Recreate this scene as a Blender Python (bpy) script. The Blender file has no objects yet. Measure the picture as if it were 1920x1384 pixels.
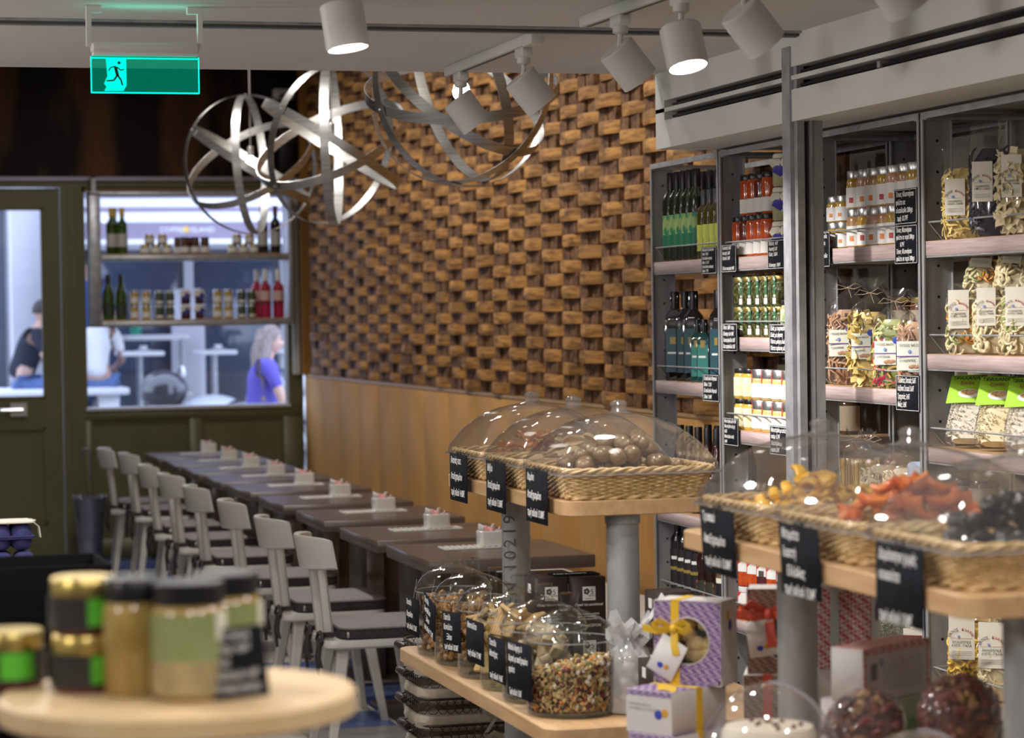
import bpy, math, random
from mathutils import Vector, Matrix, Euler
PI = math.pi
R = random.Random(11)
scene = bpy.context.scene
col = scene.collection

# ------------------------------------------------------------ camera, world, light, exposure
def make_camera():
    yaw, pitch, roll = .2668, -.0217, -.0143
    fwd = Vector((math.sin(yaw) * math.cos(pitch), math.cos(yaw) * math.cos(pitch), math.sin(pitch)))
    right = Vector((math.cos(yaw), -math.sin(yaw), 0)); up = right.cross(fwd)
    r2 = right * math.cos(roll) + up * math.sin(roll)
    u2 = -right * math.sin(roll) + up * math.cos(roll)
    cd = bpy.data.cameras.new('camera'); co = bpy.data.objects.new('camera', cd); col.objects.link(co)
    m = Matrix.Identity(4)
    for i in range(3):
        m[i][0] = r2[i]; m[i][1] = u2[i]; m[i][2] = -fwd[i]
    m.translation = (0, 0, 1.65)
    co.matrix_world = m
    cd.sensor_width = 36; cd.lens = 4750 * 36 / 1920; cd.clip_start = .1; cd.clip_end = 200
    cd.dof.use_dof = True; cd.dof.focus_distance = 7.3; cd.dof.aperture_fstop = 4.5
    scene.camera = co
make_camera()

def make_world():
    w = bpy.data.worlds.new('overcast_sky'); scene.world = w; w.use_nodes = True
    nt = w.node_tree; bg = nt.nodes['Background']
    bg.inputs[0].default_value = (.66, .76, 1.0, 1); bg.inputs[1].default_value = 3.5
make_world()

def light(kind, name, loc, energy, color=(1, 1, 1), size=1, sizey=None, rot=(0, 0, 0), target=None, spot=60, blend=.5, spread=None):
    d = bpy.data.lights.new(name, kind); o = bpy.data.objects.new(name, d); col.objects.link(o)
    o.location = loc; d.energy = energy; d.color = color
    if target is not None:
        o.rotation_euler = (Vector(target) - Vector(loc)).to_track_quat('-Z', 'Y').to_euler()
    else:
        o.rotation_euler = rot
    if kind == 'AREA':
        d.shape = 'RECTANGLE'; d.size = size; d.size_y = sizey or size
        if spread: d.spread = math.radians(spread)
    elif kind == 'SPOT':
        d.spot_size = math.radians(spot); d.spot_blend = blend; d.shadow_soft_size = size
    elif kind == 'POINT':
        d.shadow_soft_size = size
    return o
WARM = (1, .95, .895)
# unseen fill lights added without fixtures: rows over the counter area, the display stands and the dining end
for lx, ly, le in ((.3, 1.3, 34), (1.3, 1.5, 40), (.0, 3.6, 30), (1.2, 3.4, 34), (2.0, 2.6, 30), (.5, 5.2, 38), (1.35, 5.0, 30), (1.1, 7.3, 40)):
    light('SPOT', 'ceiling_fill_light', (lx, ly, 2.39), le, WARM, .05, target=(lx, ly, 0), spot=165, blend=.6)
for lx, ly, le in ((-1.3, 2.2, 26), (-1.2, 4.6, 40), (-1.0, 6.9, 44)):
    light('POINT', 'left_fill_light', (lx, ly, 2.05), le, WARM, .09)  # bare point fill added at the left to brighten the soffit front
for i in range(7):
    light('SPOT', 'dining_fill_light', (1.7, 8.9 + i * 1.15, 3.9), 62 if i < 5 else 36, WARM, .07, target=(1.9, 8.9 + i * 1.15, 0), spot=150, blend=.6)  # added fill spots high over the tables, no fittings behind them
vs = scene.view_settings
vs.view_transform = 'Standard'; vs.look = 'None'; vs.gamma = 1; vs.use_curve_mapping = False
vs.exposure = .28
scene.cycles.max_bounces = 8
scene.cycles.transparent_max_bounces = 40
scene.cycles.sample_clamp_indirect = 4
scene.cycles.caustics_reflective = False
scene.cycles.caustics_refractive = False

# ------------------------------------------------------------ mesh helpers
KIDS = {}
def adopt(o, parent):
    o.parent = parent; KIDS.setdefault(parent.name, []).append(o)
class MB:
    def __init__(s): s.v = []; s.f = []
    def add(s, vs_, fs_):
        b = len(s.v); s.v += [tuple(p) for p in vs_]; s.f += [tuple(i + b for i in f) for f in fs_]; return s
    def box(s, x0, y0, z0, x1, y1, z1):
        return s.add([(x0,y0,z0),(x1,y0,z0),(x1,y1,z0),(x0,y1,z0),(x0,y0,z1),(x1,y0,z1),(x1,y1,z1),(x0,y1,z1)],
                     [(0,3,2,1),(4,5,6,7),(0,1,5,4),(1,2,6,5),(2,3,7,6),(3,0,4,7)])
    def cbox(s, x0, y0, z0, x1, y1, z1, c):
        """box with chamfered edges"""
        P = [(x0 + c, y0), (x1 - c, y0), (x1, y0 + c), (x1, y1 - c), (x1 - c, y1), (x0 + c, y1), (x0, y1 - c), (x0, y0 + c)]
        cx, cy = (x0 + x1) / 2, (y0 + y1) / 2
        def ins(p):
            return (p[0] + (c if p[0] < cx else -c) * .7, p[1] + (c if p[1] < cy else -c) * .7)
        Q = [ins(p) for p in P]
        return s.loft([[(p[0], p[1], z0) for p in Q], [(p[0], p[1], z0 + c) for p in P], [(p[0], p[1], z1 - c) for p in P], [(p[0], p[1], z1) for p in Q]])
    def loft(s, rings, cap=True, closed=True):
        n = len(rings[0]); b = len(s.v)
        for r in rings: s.v += [tuple(p) for p in r]
        m = n if closed else n - 1
        for i in range(len(rings) - 1):
            for j in range(m):
                k = (j + 1) % n
                s.f.append((b + i*n + j, b + i*n + k, b + (i+1)*n + k, b + (i+1)*n + j))
        if cap:
            s.f.append(tuple(b + j for j in range(n))[::-1]); e = b + (len(rings) - 1) * n
            s.f.append(tuple(e + j for j in range(n)))
        return s
    def prism(s, poly, z0, z1):
        return s.loft([[(p[0], p[1], z0) for p in poly], [(p[0], p[1], z1) for p in poly]])
    def lathe(s, prof, seg=20, c=(0, 0, 0), cap=False):
        rings = [[(c[0] + max(r, 1e-5) * math.cos(2*PI*j/seg), c[1] + max(r, 1e-5) * math.sin(2*PI*j/seg), c[2] + z) for j in range(seg)] for r, z in prof]
        return s.loft(rings, cap=cap)
    def arc(s, r, z0, z1, a0, a1, seg=10, c=(0, 0), t=.0006):
        """curved label: a thin patch of a cylinder wall, angles in degrees"""
        A = [math.radians(a0 + (a1 - a0) * i / seg) for i in range(seg + 1)]
        rings = []
        for rr, z in ((r, z0), (r + t, z0), (r + t, z1), (r, z1)):
            rings.append([(c[0] + rr*math.cos(a), c[1] + rr*math.sin(a), z) for a in A])
        rings.append(rings[0])
        return s.loft(rings, cap=False, closed=False)
    def tube(s, pts, r, seg=6, closed=False, cap=True):
        P = [Vector(p) for p in pts]; n = len(P); rings = []
        rs = r if isinstance(r, (list, tuple)) else [r] * n
        prev = None
        for i, p in enumerate(P):
            if closed: t = P[(i+1) % n] - P[i-1]
            else: t = P[min(i+1, n-1)] - P[max(i-1, 0)]
            if t.length < 1e-9: t = Vector((0, 0, 1))
            t.normalize()
            if prev is None:
                a = Vector((0, 0, 1)) if abs(t.z) < .9 else Vector((1, 0, 0))
                u = t.cross(a).normalized()
            else:
                u = (prev - t * prev.dot(t)); u = u.normalized() if u.length > 1e-6 else t.orthogonal().normalized()
            prev = u; w = t.cross(u)
            rings.append([p + u * rs[i]*math.cos(2*PI*j/seg) + w * rs[i]*math.sin(2*PI*j/seg) for j in range(seg)])
        if closed: rings.append(rings[0])
        return s.loft(rings, cap=cap and not closed)
    def ribbon(s, pts, w, t=.001, up=(0, 0, 1)):
        """flat band along pts, wide along 'up'"""
        U = Vector(up).normalized(); P = [Vector(p) for p in pts]; rings = []
        for i, p in enumerate(P):
            d = P[min(i+1, len(P)-1)] - P[max(i-1, 0)]
            nn = d.cross(U); nn = nn.normalized() * t/2 if nn.length > 1e-9 else Vector((t/2, 0, 0))
            rings.append([p - U*w/2 - nn, p - U*w/2 + nn, p + U*w/2 + nn, p + U*w/2 - nn])
        return s.loft(rings)
    def ell(s, c, rx, ry, rz, seg=12, rings=8, jit=0, rnd=None, m=None):
        rr = []
        for i in range(rings + 1):
            th = PI * i / rings; row = []
            for j in range(seg):
                k = 1 + (rnd.uniform(-jit, jit) if rnd and 0 < i < rings else 0)
                q = Vector((rx*k*math.sin(th)*math.cos(2*PI*j/seg), ry*k*math.sin(th)*math.sin(2*PI*j/seg), -rz*k*math.cos(th)))
                if m is not None: q = m @ q
                row.append(Vector(c) + q)
            rr.append(row)
        return s.loft(rr, cap=False)
    def xf(s, m):
        s.v = [tuple(m @ Vector(p)) for p in s.v]; return s
    def mesh(s, name, sharp=38):
        me = bpy.data.meshes.new(name); me.from_pydata(s.v, [], s.f); me.validate(); me.update()
        me.polygons.foreach_set('use_smooth', [True] * len(me.polygons)); me.set_sharp_from_angle(angle=math.radians(sharp))
        return me
    def build(s, name, mt, parent=None, kind=None, label=None, sharp=38):
        me = s.mesh(name, sharp); me.materials.append(mt)
        o = bpy.data.objects.new(name, me); col.objects.link(o)
        if parent is not None: adopt(o, parent)
        if kind: o['kind'] = kind
        if label: o['label'] = label
        return o

def rrect(hx, hy, r, n=5, cx=0, cy=0):
    P = []
    for sx, sy, a0 in ((1, 1, 0), (-1, 1, 90), (-1, -1, 180), (1, -1, 270)):
        for i in range(n + 1):
            a = math.radians(a0 + 90 * i / n)
            P.append((cx + sx*(hx - r) + r*math.cos(a), cy + sy*(hy - r) + r*math.sin(a)))
    return P

def tag(o, label, cat, group=None, kind=None):
    o['label'] = label; o['category'] = cat
    if group: o['group'] = group
    if kind: o['kind'] = kind
    return o
def thing(name, label, cat, loc=(0, 0, 0), rz=0, group=None):
    o = bpy.data.objects.new(name, None); col.objects.link(o); o.empty_display_size = .05
    o.location = loc; o.rotation_euler = (0, 0, rz)
    return tag(o, label, cat, group)
def struct(o): o['kind'] = 'structure'; return o
def copy_tree(o, parent=None):
    c = o.copy(); col.objects.link(c); c.parent = parent
    for ch in KIDS.get(o.name, ()):
        copy_tree(ch, c)
    return c
def dup(root, label, loc=None, rz=None, group=None, scale=None, rot=None):
    c = copy_tree(root)
    c['label'] = label
    if group: c['group'] = group
    if loc is not None: c.location = loc
    if rz is not None: c.rotation_euler = (0, 0, rz)
    if rot is not None: c.rotation_euler = rot
    if scale is not None: c.scale = scale if isinstance(scale, (tuple, list)) else (scale,) * 3
    return c
class Kind:
    """first placement builds the thing, later ones copy it with its parts"""
    def __init__(s, maker, *a): s.mk = maker; s.a = a; s.root = None
    def put(s, label, loc, rz=0, group=None, scale=None, rot=None):
        if s.root is None:
            r = s.mk(*s.a); s.root = r; r['label'] = label; r.location = loc; r.rotation_euler = rot or (0, 0, rz)
            if group: r['group'] = group
            if scale is not None: r.scale = scale if isinstance(scale, (tuple, list)) else (scale,) * 3
            return r
        return dup(s.root, label, loc, rz, group, scale or (1, 1, 1), rot)
ORD = ['first', 'second', 'third', 'fourth', 'fifth', 'sixth', 'seventh', 'eighth', 'ninth', 'tenth', 'eleventh', 'twelfth']

# ------------------------------------------------------------ materials
MATS = {}
def mat(name, c, rough=.5, metal=0, c2=None, scale=6, stretch=(1, 1, 1), detail=4, contrast=(.35, .65), bump=0, bscale=None, coat=0,
        emit=None, es=0, spec=.5, rnd=0, wave=None, trans=0, ior=1.45, alpha=None):
    if name in MATS: return MATS[name]
    m = bpy.data.materials.new(name); m.use_nodes = True; nt = m.node_tree; N = nt.nodes; L = nt.links
    b = N['Principled BSDF']
    b.inputs['Base Color'].default_value = (*c, 1); b.inputs['Roughness'].default_value = rough; b.inputs['Metallic'].default_value = metal
    b.inputs['Specular IOR Level'].default_value = spec
    if coat: b.inputs['Coat Weight'].default_value = coat; b.inputs['Coat Roughness'].default_value = .05
    if emit: b.inputs['Emission Color'].default_value = (*emit, 1); b.inputs['Emission Strength'].default_value = es
    if trans: b.inputs['Transmission Weight'].default_value = trans; b.inputs['IOR'].default_value = ior
    last = None
    if c2 is not None or bump:
        tc = N.new('ShaderNodeTexCoord'); mp = N.new('ShaderNodeMapping'); mp.inputs['Scale'].default_value = stretch
        L.new(tc.outputs['Object'], mp.inputs['Vector'])
        if wave:
            tx = N.new('ShaderNodeTexWave'); tx.inputs['Scale'].default_value = scale; tx.inputs['Distortion'].default_value = wave
            tx.inputs['Detail'].default_value = detail; tx.inputs['Detail Scale'].default_value = 1.5
        else:
            tx = N.new('ShaderNodeTexNoise'); tx.inputs['Scale'].default_value = scale; tx.inputs['Detail'].default_value = detail
        L.new(mp.outputs['Vector'], tx.inputs['Vector'])
        fac = tx.outputs['Fac']
        if c2 is not None:
            rp = N.new('ShaderNodeValToRGB'); rp.color_ramp.elements[0].position = contrast[0]; rp.color_ramp.elements[1].position = contrast[1]
            rp.color_ramp.elements[0].color = (*c, 1); rp.color_ramp.elements[1].color = (*c2, 1)
            L.new(fac, rp.inputs['Fac']); last = rp.outputs['Color']
        if bump:
            if bscale:
                t2 = N.new('ShaderNodeTexNoise'); t2.inputs['Scale'].default_value = bscale; t2.inputs['Detail'].default_value = 3
                L.new(mp.outputs['Vector'], t2.inputs['Vector']); fac = t2.outputs['Fac']
            bp = N.new('ShaderNodeBump'); bp.inputs['Strength'].default_value = bump; bp.inputs['Distance'].default_value = .01
            L.new(fac, bp.inputs['Height']); L.new(bp.outputs['Normal'], b.inputs['Normal'])
    if rnd:
        oi = N.new('ShaderNodeObjectInfo'); mr = N.new('ShaderNodeMapRange'); mr.inputs['To Min'].default_value = 1 - rnd; mr.inputs['To Max'].default_value = 1 + rnd * .6
        L.new(oi.outputs['Random'], mr.inputs['Value'])
        hs = N.new('ShaderNodeHueSaturation'); L.new(mr.outputs['Result'], hs.inputs['Value'])
        if last is not None: L.new(last, hs.inputs['Color'])
        else: hs.inputs['Color'].default_value = (*c, 1)
        last = hs.outputs['Color']
    if last is not None: L.new(last, b.inputs['Base Color'])
    MATS[name] = m; return m

def thin_glass(name, tint=(1, 1, 1), rough=.02, ior=1.45, haze=0, gain=1.0):
    """thin clear sheet: light passes straight on, the surface mirrors by its angle"""
    if name in MATS: return MATS[name]
    m = bpy.data.materials.new(name); m.use_nodes = True; nt = m.node_tree; N = nt.nodes; L = nt.links
    N.remove(N['Principled BSDF'])
    f0 = ((ior - 1) / (ior + 1)) ** 2
    fr = N.new('ShaderNodeLayerWeight'); fr.inputs['Blend'].default_value = .5
    pw = N.new('ShaderNodeMath'); pw.operation = 'POWER'; pw.inputs[1].default_value = 4.2; L.new(fr.outputs['Facing'], pw.inputs[0])
    mu = N.new('ShaderNodeMath'); mu.operation = 'MULTIPLY_ADD'; mu.inputs[1].default_value = min(.95, .75 * gain); mu.inputs[2].default_value = f0 * gain; mu.use_clamp = True
    L.new(pw.outputs[0], mu.inputs[0])
    tr = N.new('ShaderNodeBsdfTransparent'); tr.inputs[0].default_value = (*tint, 1)
    gl = N.new('ShaderNodeBsdfGlossy'); gl.inputs['Roughness'].default_value = rough
    base = tr.outputs[0]
    if haze:
        df = N.new('ShaderNodeBsdfDiffuse'); df.inputs[0].default_value = (.8, .8, .82, 1)
        m0 = N.new('ShaderNodeMixShader'); m0.inputs[0].default_value = haze; L.new(tr.outputs[0], m0.inputs[1]); L.new(df.outputs[0], m0.inputs[2]); base = m0.outputs[0]
    mx = N.new('ShaderNodeMixShader'); L.new(mu.outputs[0], mx.inputs[0]); L.new(base, mx.inputs[1]); L.new(gl.outputs[0], mx.inputs[2])
    L.new(mx.outputs[0], N['Material Output'].inputs['Surface'])
    MATS[name] = m; return m
def film(name='clear_film'):
    """crinkled clear bag film"""
    if name in MATS: return MATS[name]
    m = thin_glass(name, (1, 1, 1), .07, 1.4, .015, 1.6); nt = m.node_tree; N = nt.nodes; L = nt.links
    tx = N.new('ShaderNodeTexNoise'); tx.inputs['Scale'].default_value = 28; tx.inputs['Distortion'].default_value = 1.2
    tc = N.new('ShaderNodeTexCoord'); L.new(tc.outputs['Object'], tx.inputs['Vector'])
    bp = N.new('ShaderNodeBump'); bp.inputs['Strength'].default_value = .9; bp.inputs['Distance'].default_value = .02
    L.new(tx.outputs['Fac'], bp.inputs['Height'])
    for n in N:
        if n.bl_idname in ('ShaderNodeBsdfGlossy', 'ShaderNodeLayerWeight'): L.new(bp.outputs['Normal'], n.inputs['Normal'])
    return m
GLASS = thin_glass('clear_glass', (.97, .99, .98), .02, 1.5, 0, 1.25)
ACRYL = thin_glass('clear_acrylic', (.95, .95, .96), .04, 1.47, .035, 1.5)
FILM = film()
PANE = thin_glass('window_pane', (.95, .97, 1), .0, 1.45)
def emis(name, c, s):
    if name in MATS: return MATS[name]
    m = bpy.data.materials.new(name); m.use_nodes = True; nt = m.node_tree
    nt.nodes.remove(nt.nodes['Principled BSDF']); e = nt.nodes.new('ShaderNodeEmission'); e.inputs[0].default_value = (*c, 1); e.inputs[1].default_value = s
    nt.links.new(e.outputs[0], nt.nodes['Material Output'].inputs['Surface']); MATS[name] = m; return m
def lit_acrylic(name, tint, glow, k):
    m = bpy.data.materials.new(name); m.use_nodes = True; nt = m.node_tree; N = nt.nodes; L = nt.links; N.remove(N['Principled BSDF'])
    tr = N.new('ShaderNodeBsdfTransparent'); tr.inputs[0].default_value = (*tint, 1); em = N.new('ShaderNodeEmission'); em.inputs[0].default_value = (*glow, 1); em.inputs[1].default_value = k
    ad = N.new('ShaderNodeAddShader'); L.new(tr.outputs[0], ad.inputs[0]); L.new(em.outputs[0], ad.inputs[1]); L.new(ad.outputs[0], N['Material Output'].inputs['Surface']); return m
GALV = mat('galvanized_steel', (.30, .31, .325), .42, .45, (.46, .47, .49), 22, (1, 1, 1), 6, (.3, .7))
GALVD = mat('dull_steel', (.27, .275, .285), .48, .3, (.40, .405, .415), 30, (1, 1, .25), 6, (.3, .75))
BRUSH = mat('brushed_aluminium', (.40, .40, .39), .36, 1, (.56, .56, .55), 5, (1, 1, 30), 3)
WHITE = mat('white_paint', (.62, .60, .58), .45)
CEIL = mat('ceiling_paint', (.60, .59, .585), .7, 0, (.63, .62, .615), 3)
SOFF = mat('soffit_paint', (.66, .665, .64), .5, 0, (.70, .705, .68), 4)
BLACK = mat('black_plastic', (.008, .008, .009), .4)
CHALK = mat('chalkboard', (.006, .0065, .010), .85, 0, (.011, .012, .017), 30, spec=.12)
INK = mat('chalk_white', (.85, .85, .85), .8)
INKB = mat('black_print', (.05, .045, .045), .7)
INKR = mat('red_print', (.45, .06, .06), .7)
INKBL = mat('blue_print', (.03, .05, .35), .7)
PAPER = mat('white_paper', (.72, .70, .68), .6)
CREAM = mat('cream_card', (.72, .68, .58), .65)
OAK = mat('oak_board', (.42, .25, .12), .45, 0, (.53, .34, .18), 3.5, (14, 1.2, 14), 6, (.3, .7))
OAKX = mat('oak_edge', (.40, .23, .11), .45, 0, (.55, .36, .20), 9, (1, 1, 9), 6, (.3, .7))
SHELFW = mat('shelf_wood', (.35, .255, .245), .45, 0, (.49, .39, .385), 4, (2, 2, 40), 4, (.3, .7))
OLIVE = mat('olive_paint', (.085, .082, .030), .42, 0, (.115, .108, .042), 2.5, (1, 1, .4), 4)
TABLEW = mat('dark_table_wood', (.085, .060, .050), .30, 0, (.115, .085, .072), 3, (1, 22, 8), 5)
CHAIRP = mat('grey_chair_paint', (.50, .49, .45), .38, 0, (.55, .54, .50), 6)
CUSH = mat('grey_felt', (.20, .175, .18), .95, 0, (.245, .215, .22), 140, bump=.15)
CUSHD = mat('dark_felt', (.032, .024, .026), .95, 0, (.05, .04, .042), 120)
CERAM = mat('white_ceramic', (.78, .76, .73), .2, coat=.4)
PINK = mat('pink_sachet', (.80, .42, .40), .6)
WICK = mat('wicker', (.50, .33, .14), .55, 0, (.72, .53, .28), 60, (1, 1, 1), 3)
STRAP = mat('burlap', (.35, .28, .20), .9)

# ------------------------------------------------------------ lettering
_TXT = {}
def text_mesh(body, size, shear=0, ls=1.0, align='LEFT', spacing=1.0, ext=.0002, bold=.001):
    k = (body, size, shear, ls, align, spacing, ext)
    if k in _TXT: return _TXT[k]
    c = bpy.data.curves.new('lettering', 'FONT'); c.body = body; c.size = size; c.shear = shear; c.space_line = ls; c.align_x = align; c.space_character = spacing
    c.extrude = ext; c.resolution_u = 2; c.offset = size * bold
    o = bpy.data.objects.new('lettering', c); col.objects.link(o)
    dg = bpy.context.evaluated_depsgraph_get(); me = bpy.data.meshes.new_from_object(o.evaluated_get(dg))
    bpy.data.objects.remove(o); bpy.data.curves.remove(c); me.name = 'lettering'
    _TXT[k] = me; return me
def letters(body, size, mt, parent, loc, rot=(PI/2, 0, 0), shear=0, ls=1.0, align='LEFT', spacing=1.0, sx=1, name='lettering'):
    me = text_mesh(body, size, shear, ls, align, spacing)
    if not me.materials: me.materials.append(mt)
    o = bpy.data.objects.new(name, me); col.objects.link(o); adopt(o, parent); o.location = loc; o.rotation_euler = rot; o.scale = (sx, 1, 1)
    if len(me.materials) and me.materials[0] != mt:
        o.data = me.copy(); o.data.materials[0] = mt
    return o

# ============================================================ THE ROOM
XW, YB, ZC = 3.275, 17.55, 2.44        # long wall, street wall, low ceiling
LOWY = 8.02                              # where the low ceiling ends
WALNUT = None
# floor: a bed and the tiles
struct(MB().box(-3.2, -4, -.12, 3.6, 17.75, -.006).build('floor', mat('floor_grout', (.10, .095, .09), .8)))
FL = bpy.data.objects['floor']
TCOL = {'blue': mat('tile_blue', (.075, .12, .30), .28, 0, (.10, .15, .36), 3),
        'deep': mat('tile_deep_blue', (.03, .05, .22), .28, 0, (.04, .07, .27), 3),
        'sand': mat('tile_sand', (.52, .48, .42), .3, 0, (.58, .54, .48), 3),
        'brown': mat('tile_brown', (.13, .09, .07), .3, 0, (.17, .12, .09), 3),
        'grey': mat('tile_grey', (.23, .22, .22), .3, 0, (.28, .27, .27), 3)}
tm = {}
for k, m_ in TCOL.items():
    me = MB().cbox(-.1985, -.1985, -.012, .1985, .1985, 0, .0015).mesh('tile'); me.materials.append(m_); tm[k] = me
names = ['sand', 'blue', 'grey', 'brown', 'deep', 'sand', 'sand', 'blue', 'blue']
rt = random.Random(5)
for ix in range(9):
    for iy in range(25):
        y = 7.75 + iy * .4
        if y > 17.5: continue
        k = 'sand' if (ix + iy) % 3 == 0 and rt.random() < .6 else rt.choice(names); o = bpy.data.objects.new('tile', tm[k]); col.objects.link(o); adopt(o, FL); o.location = (.02 + ix * .4, y, 0)
big = MB()
for ix in range(-8, 9):
    for iy in range(-9, 29):
        if ix >= 0 and iy >= 19: continue
        if .02 + ix*.4 > 3.4: continue
        if ix < 0 and iy > 28: continue
        x, y = .02 + ix*.4, .15 + iy*.4
        big.cbox(x - .1985, y - .1985, -.012, x + .1985, y + .1985, 0, .0015)
big.build('tile_field', TCOL['grey'], FL, kind='stuff')

# ceilings
struct(MB().box(-3.2, -4, ZC, 3.6, LOWY, 4.2).build('ceiling', CEIL))
struct(MB().box(-3.2, LOWY, 4.0, 3.6, 17.75, 4.2).build('ceiling_upper', CEIL))
# walls outside the view close the room
GW = mat('plain_wall', (.45, .42, .38), .8)
struct(MB().box(-3.35, -4, 0, -3.2, 17.75, 4.2).build('wall_left', GW))
struct(MB().box(-3.35, -4.15, 0, 3.7, -4, 4.2).build('wall_rear', GW))

# ---- long wall: plaster, oak wainscot, woven timber
wl = struct(MB().box(XW + .05, -4, 0, XW + .2, 17.75, 4.2).build('wall_right', mat('shaded_wall', (.26, .24, .22), .8)))
def brick_mat():
    m = bpy.data.materials.new('woven_timber'); m.use_nodes = True; N = m.node_tree.nodes; L = m.node_tree.links; b = N['Principled BSDF']
    g = N.new('ShaderNodeNewGeometry')
    sn = N.new('ShaderNodeVectorMath'); sn.operation = 'DIVIDE'; sn.inputs[1].default_value = (10, .305, .058); L.new(g.outputs['Position'], sn.inputs[0])
    fl = N.new('ShaderNodeVectorMath'); fl.operation = 'FLOOR'; L.new(sn.outputs[0], fl.inputs[0])
    wn = N.new('ShaderNodeTexWhiteNoise'); L.new(fl.outputs[0], wn.inputs['Vector'])
    mp = N.new('ShaderNodeMapping'); mp.inputs['Scale'].default_value = (4, 5, 26); L.new(g.outputs['Position'], mp.inputs['Vector'])
    nz = N.new('ShaderNodeTexNoise'); nz.inputs['Scale'].default_value = 2.2; nz.inputs['Detail'].default_value = 7; L.new(mp.outputs[0], nz.inputs['Vector'])
    rp = N.new('ShaderNodeValToRGB'); e = rp.color_ramp.elements
    e[0].position = .28; e[0].color = (.15, .058, .015, 1); e[1].position = .58; e[1].color = (.47, .232, .062, 1)
    L.new(nz.outputs['Fac'], rp.inputs['Fac'])
    mr = N.new('ShaderNodeMapRange'); mr.inputs['To Min'].default_value = .62; mr.inputs['To Max'].default_value = 1.22; L.new(wn.outputs['Value'], mr.inputs['Value'])
    hs = N.new('ShaderNodeHueSaturation'); L.new(mr.outputs[0], hs.inputs['Value']); L.new(rp.outputs[0], hs.inputs['Color'])
    L.new(hs.outputs[0], b.inputs['Base Color']); b.inputs['Roughness'].default_value = .62
    bp = N.new('ShaderNodeBump'); bp.inputs['Strength'].default_value = .35; bp.inputs['Distance'].default_value = .006; L.new(nz.outputs['Fac'], bp.inputs['Height']); L.new(bp.outputs[0], b.inputs['Normal'])
    return m
BRK = brick_mat()
BRKD = mat('dark_timber', (.060, .024, .010), .7, 0, (.26, .120, .040), 9, (2, 3, 3), 6, (.35, .7), bump=.3)  # darker brown timber for the recessed blocks and the backing panel
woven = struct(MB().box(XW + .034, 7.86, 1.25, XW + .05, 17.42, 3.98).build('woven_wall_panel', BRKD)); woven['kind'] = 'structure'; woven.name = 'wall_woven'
CW, RH = .305, .058
def brick_shape(hw, hh, out):
    """a bent timber piece: its middle bulges into the room, its ends dive behind the neighbours"""
    mb = MB(); n = 8; rings = []
    for i in range(n + 1):
        t = -1 + 2 * i / n
        x = .030 - (.030 + out) * (1 - abs(t) ** 2.6)
        y = t * hw; h = hh * (1 - .06 * t * t)
        rings.append([(x, y, -h), (x - .004 * (1 - t*t), y, -h * .55), (x - .004 * (1 - t*t), y, h * .55), (x, y, h), (x + .016, y, h), (x + .016, y, -h)])
    return mb.loft(rings)
bmesh_ = [brick_shape(.158, .0285, .012).mesh('brick'), brick_shape(.148, .0282, .006).mesh('brick'), brick_shape(.166, .0288, .018).mesh('brick')]
for me in bmesh_: me.materials.append(BRK)
rb = random.Random(3); cells = []
rows = int((3.95 - 1.26) / RH)
for r in range(rows):
    for c in range(34):
        if (r + c) % 2: continue
        y = 7.35 + c * CW + rb.uniform(-.012, .012); z = 1.282 + r * RH
        if y > 17.28 or y < 8.0: continue
        cells.append((y, z, rb.randrange(3), rb.uniform(-.006, .006)))
def shown(y, z):
    top = 1.65 + (2.44 - 1.65) * y / LOWY
    return z < top + .05 and y > 8.3
cells.sort(key=lambda q: (not shown(q[0], q[1]), q[0]))
rest = MB()
for i, (y, z, k, dx) in enumerate(cells):
    if i < 300:
        o = bpy.data.objects.new('brick', bmesh_[k]); col.objects.link(o); adopt(o, woven); o.location = (XW + dx, y, z); o.rotation_euler = (rb.uniform(-.012, .012), 0, 0)
    else:
        b0 = brick_shape((.158, .148, .166)[k], (.0285, .0282, .0288)[k], (.012, .006, .018)[k]); b0.xf(Matrix.Translation((XW + dx, y, z))); rest.add(b0.v, b0.f)
rest.build('brick_field', BRK, woven, kind='stuff')
# the recessed pieces between them: two short blocks each, dark and uneven
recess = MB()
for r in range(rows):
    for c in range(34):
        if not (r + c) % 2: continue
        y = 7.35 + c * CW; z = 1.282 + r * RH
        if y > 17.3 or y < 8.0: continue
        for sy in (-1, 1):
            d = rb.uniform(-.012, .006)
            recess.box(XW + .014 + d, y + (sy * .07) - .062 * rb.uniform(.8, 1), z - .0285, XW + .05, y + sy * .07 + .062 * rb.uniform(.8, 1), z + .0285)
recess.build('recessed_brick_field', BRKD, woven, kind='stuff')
# oak wainscot: wide veneered boards with a cap
wsc = mat('oak_veneer', (.46, .228, .060), .62, 0, (.53, .295, .094), 5, (1, 9, .35), 5, (.25, .75), spec=.22)
ws = struct(MB().box(XW + .02, 7.86, 0, XW + .05, 17.5, 1.24).build('wall_wainscot', wsc)); ws.name = 'wall_wainscot'
bd = MB().cbox(-.02, -.298, 0, .0, .298, 1.235, .0015).mesh('board'); bd.materials.append(wsc)
for i in range(16):
    o = bpy.data.objects.new('board', bd); col.objects.link(o); adopt(o, ws); o.location = (XW + .02, 8.17 + i * .6, 0)
MB().box(XW - .004, 7.86, 1.236, XW + .05, 17.5, 1.25).build('cap_strip', mat('oak_cap', (.47, .29, .13), .4), ws)
struct(MB().box(XW - .02, 17.44, 1.25, XW + .05, 17.5, 4).build('trim_1', mat('honey_wood', (.33, .15, .025), .4)))
struct(MB().box(XW - .075, 17.5, 1.25, XW - .03, 17.545, 2.62).build('trim_2', WHITE))

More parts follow.
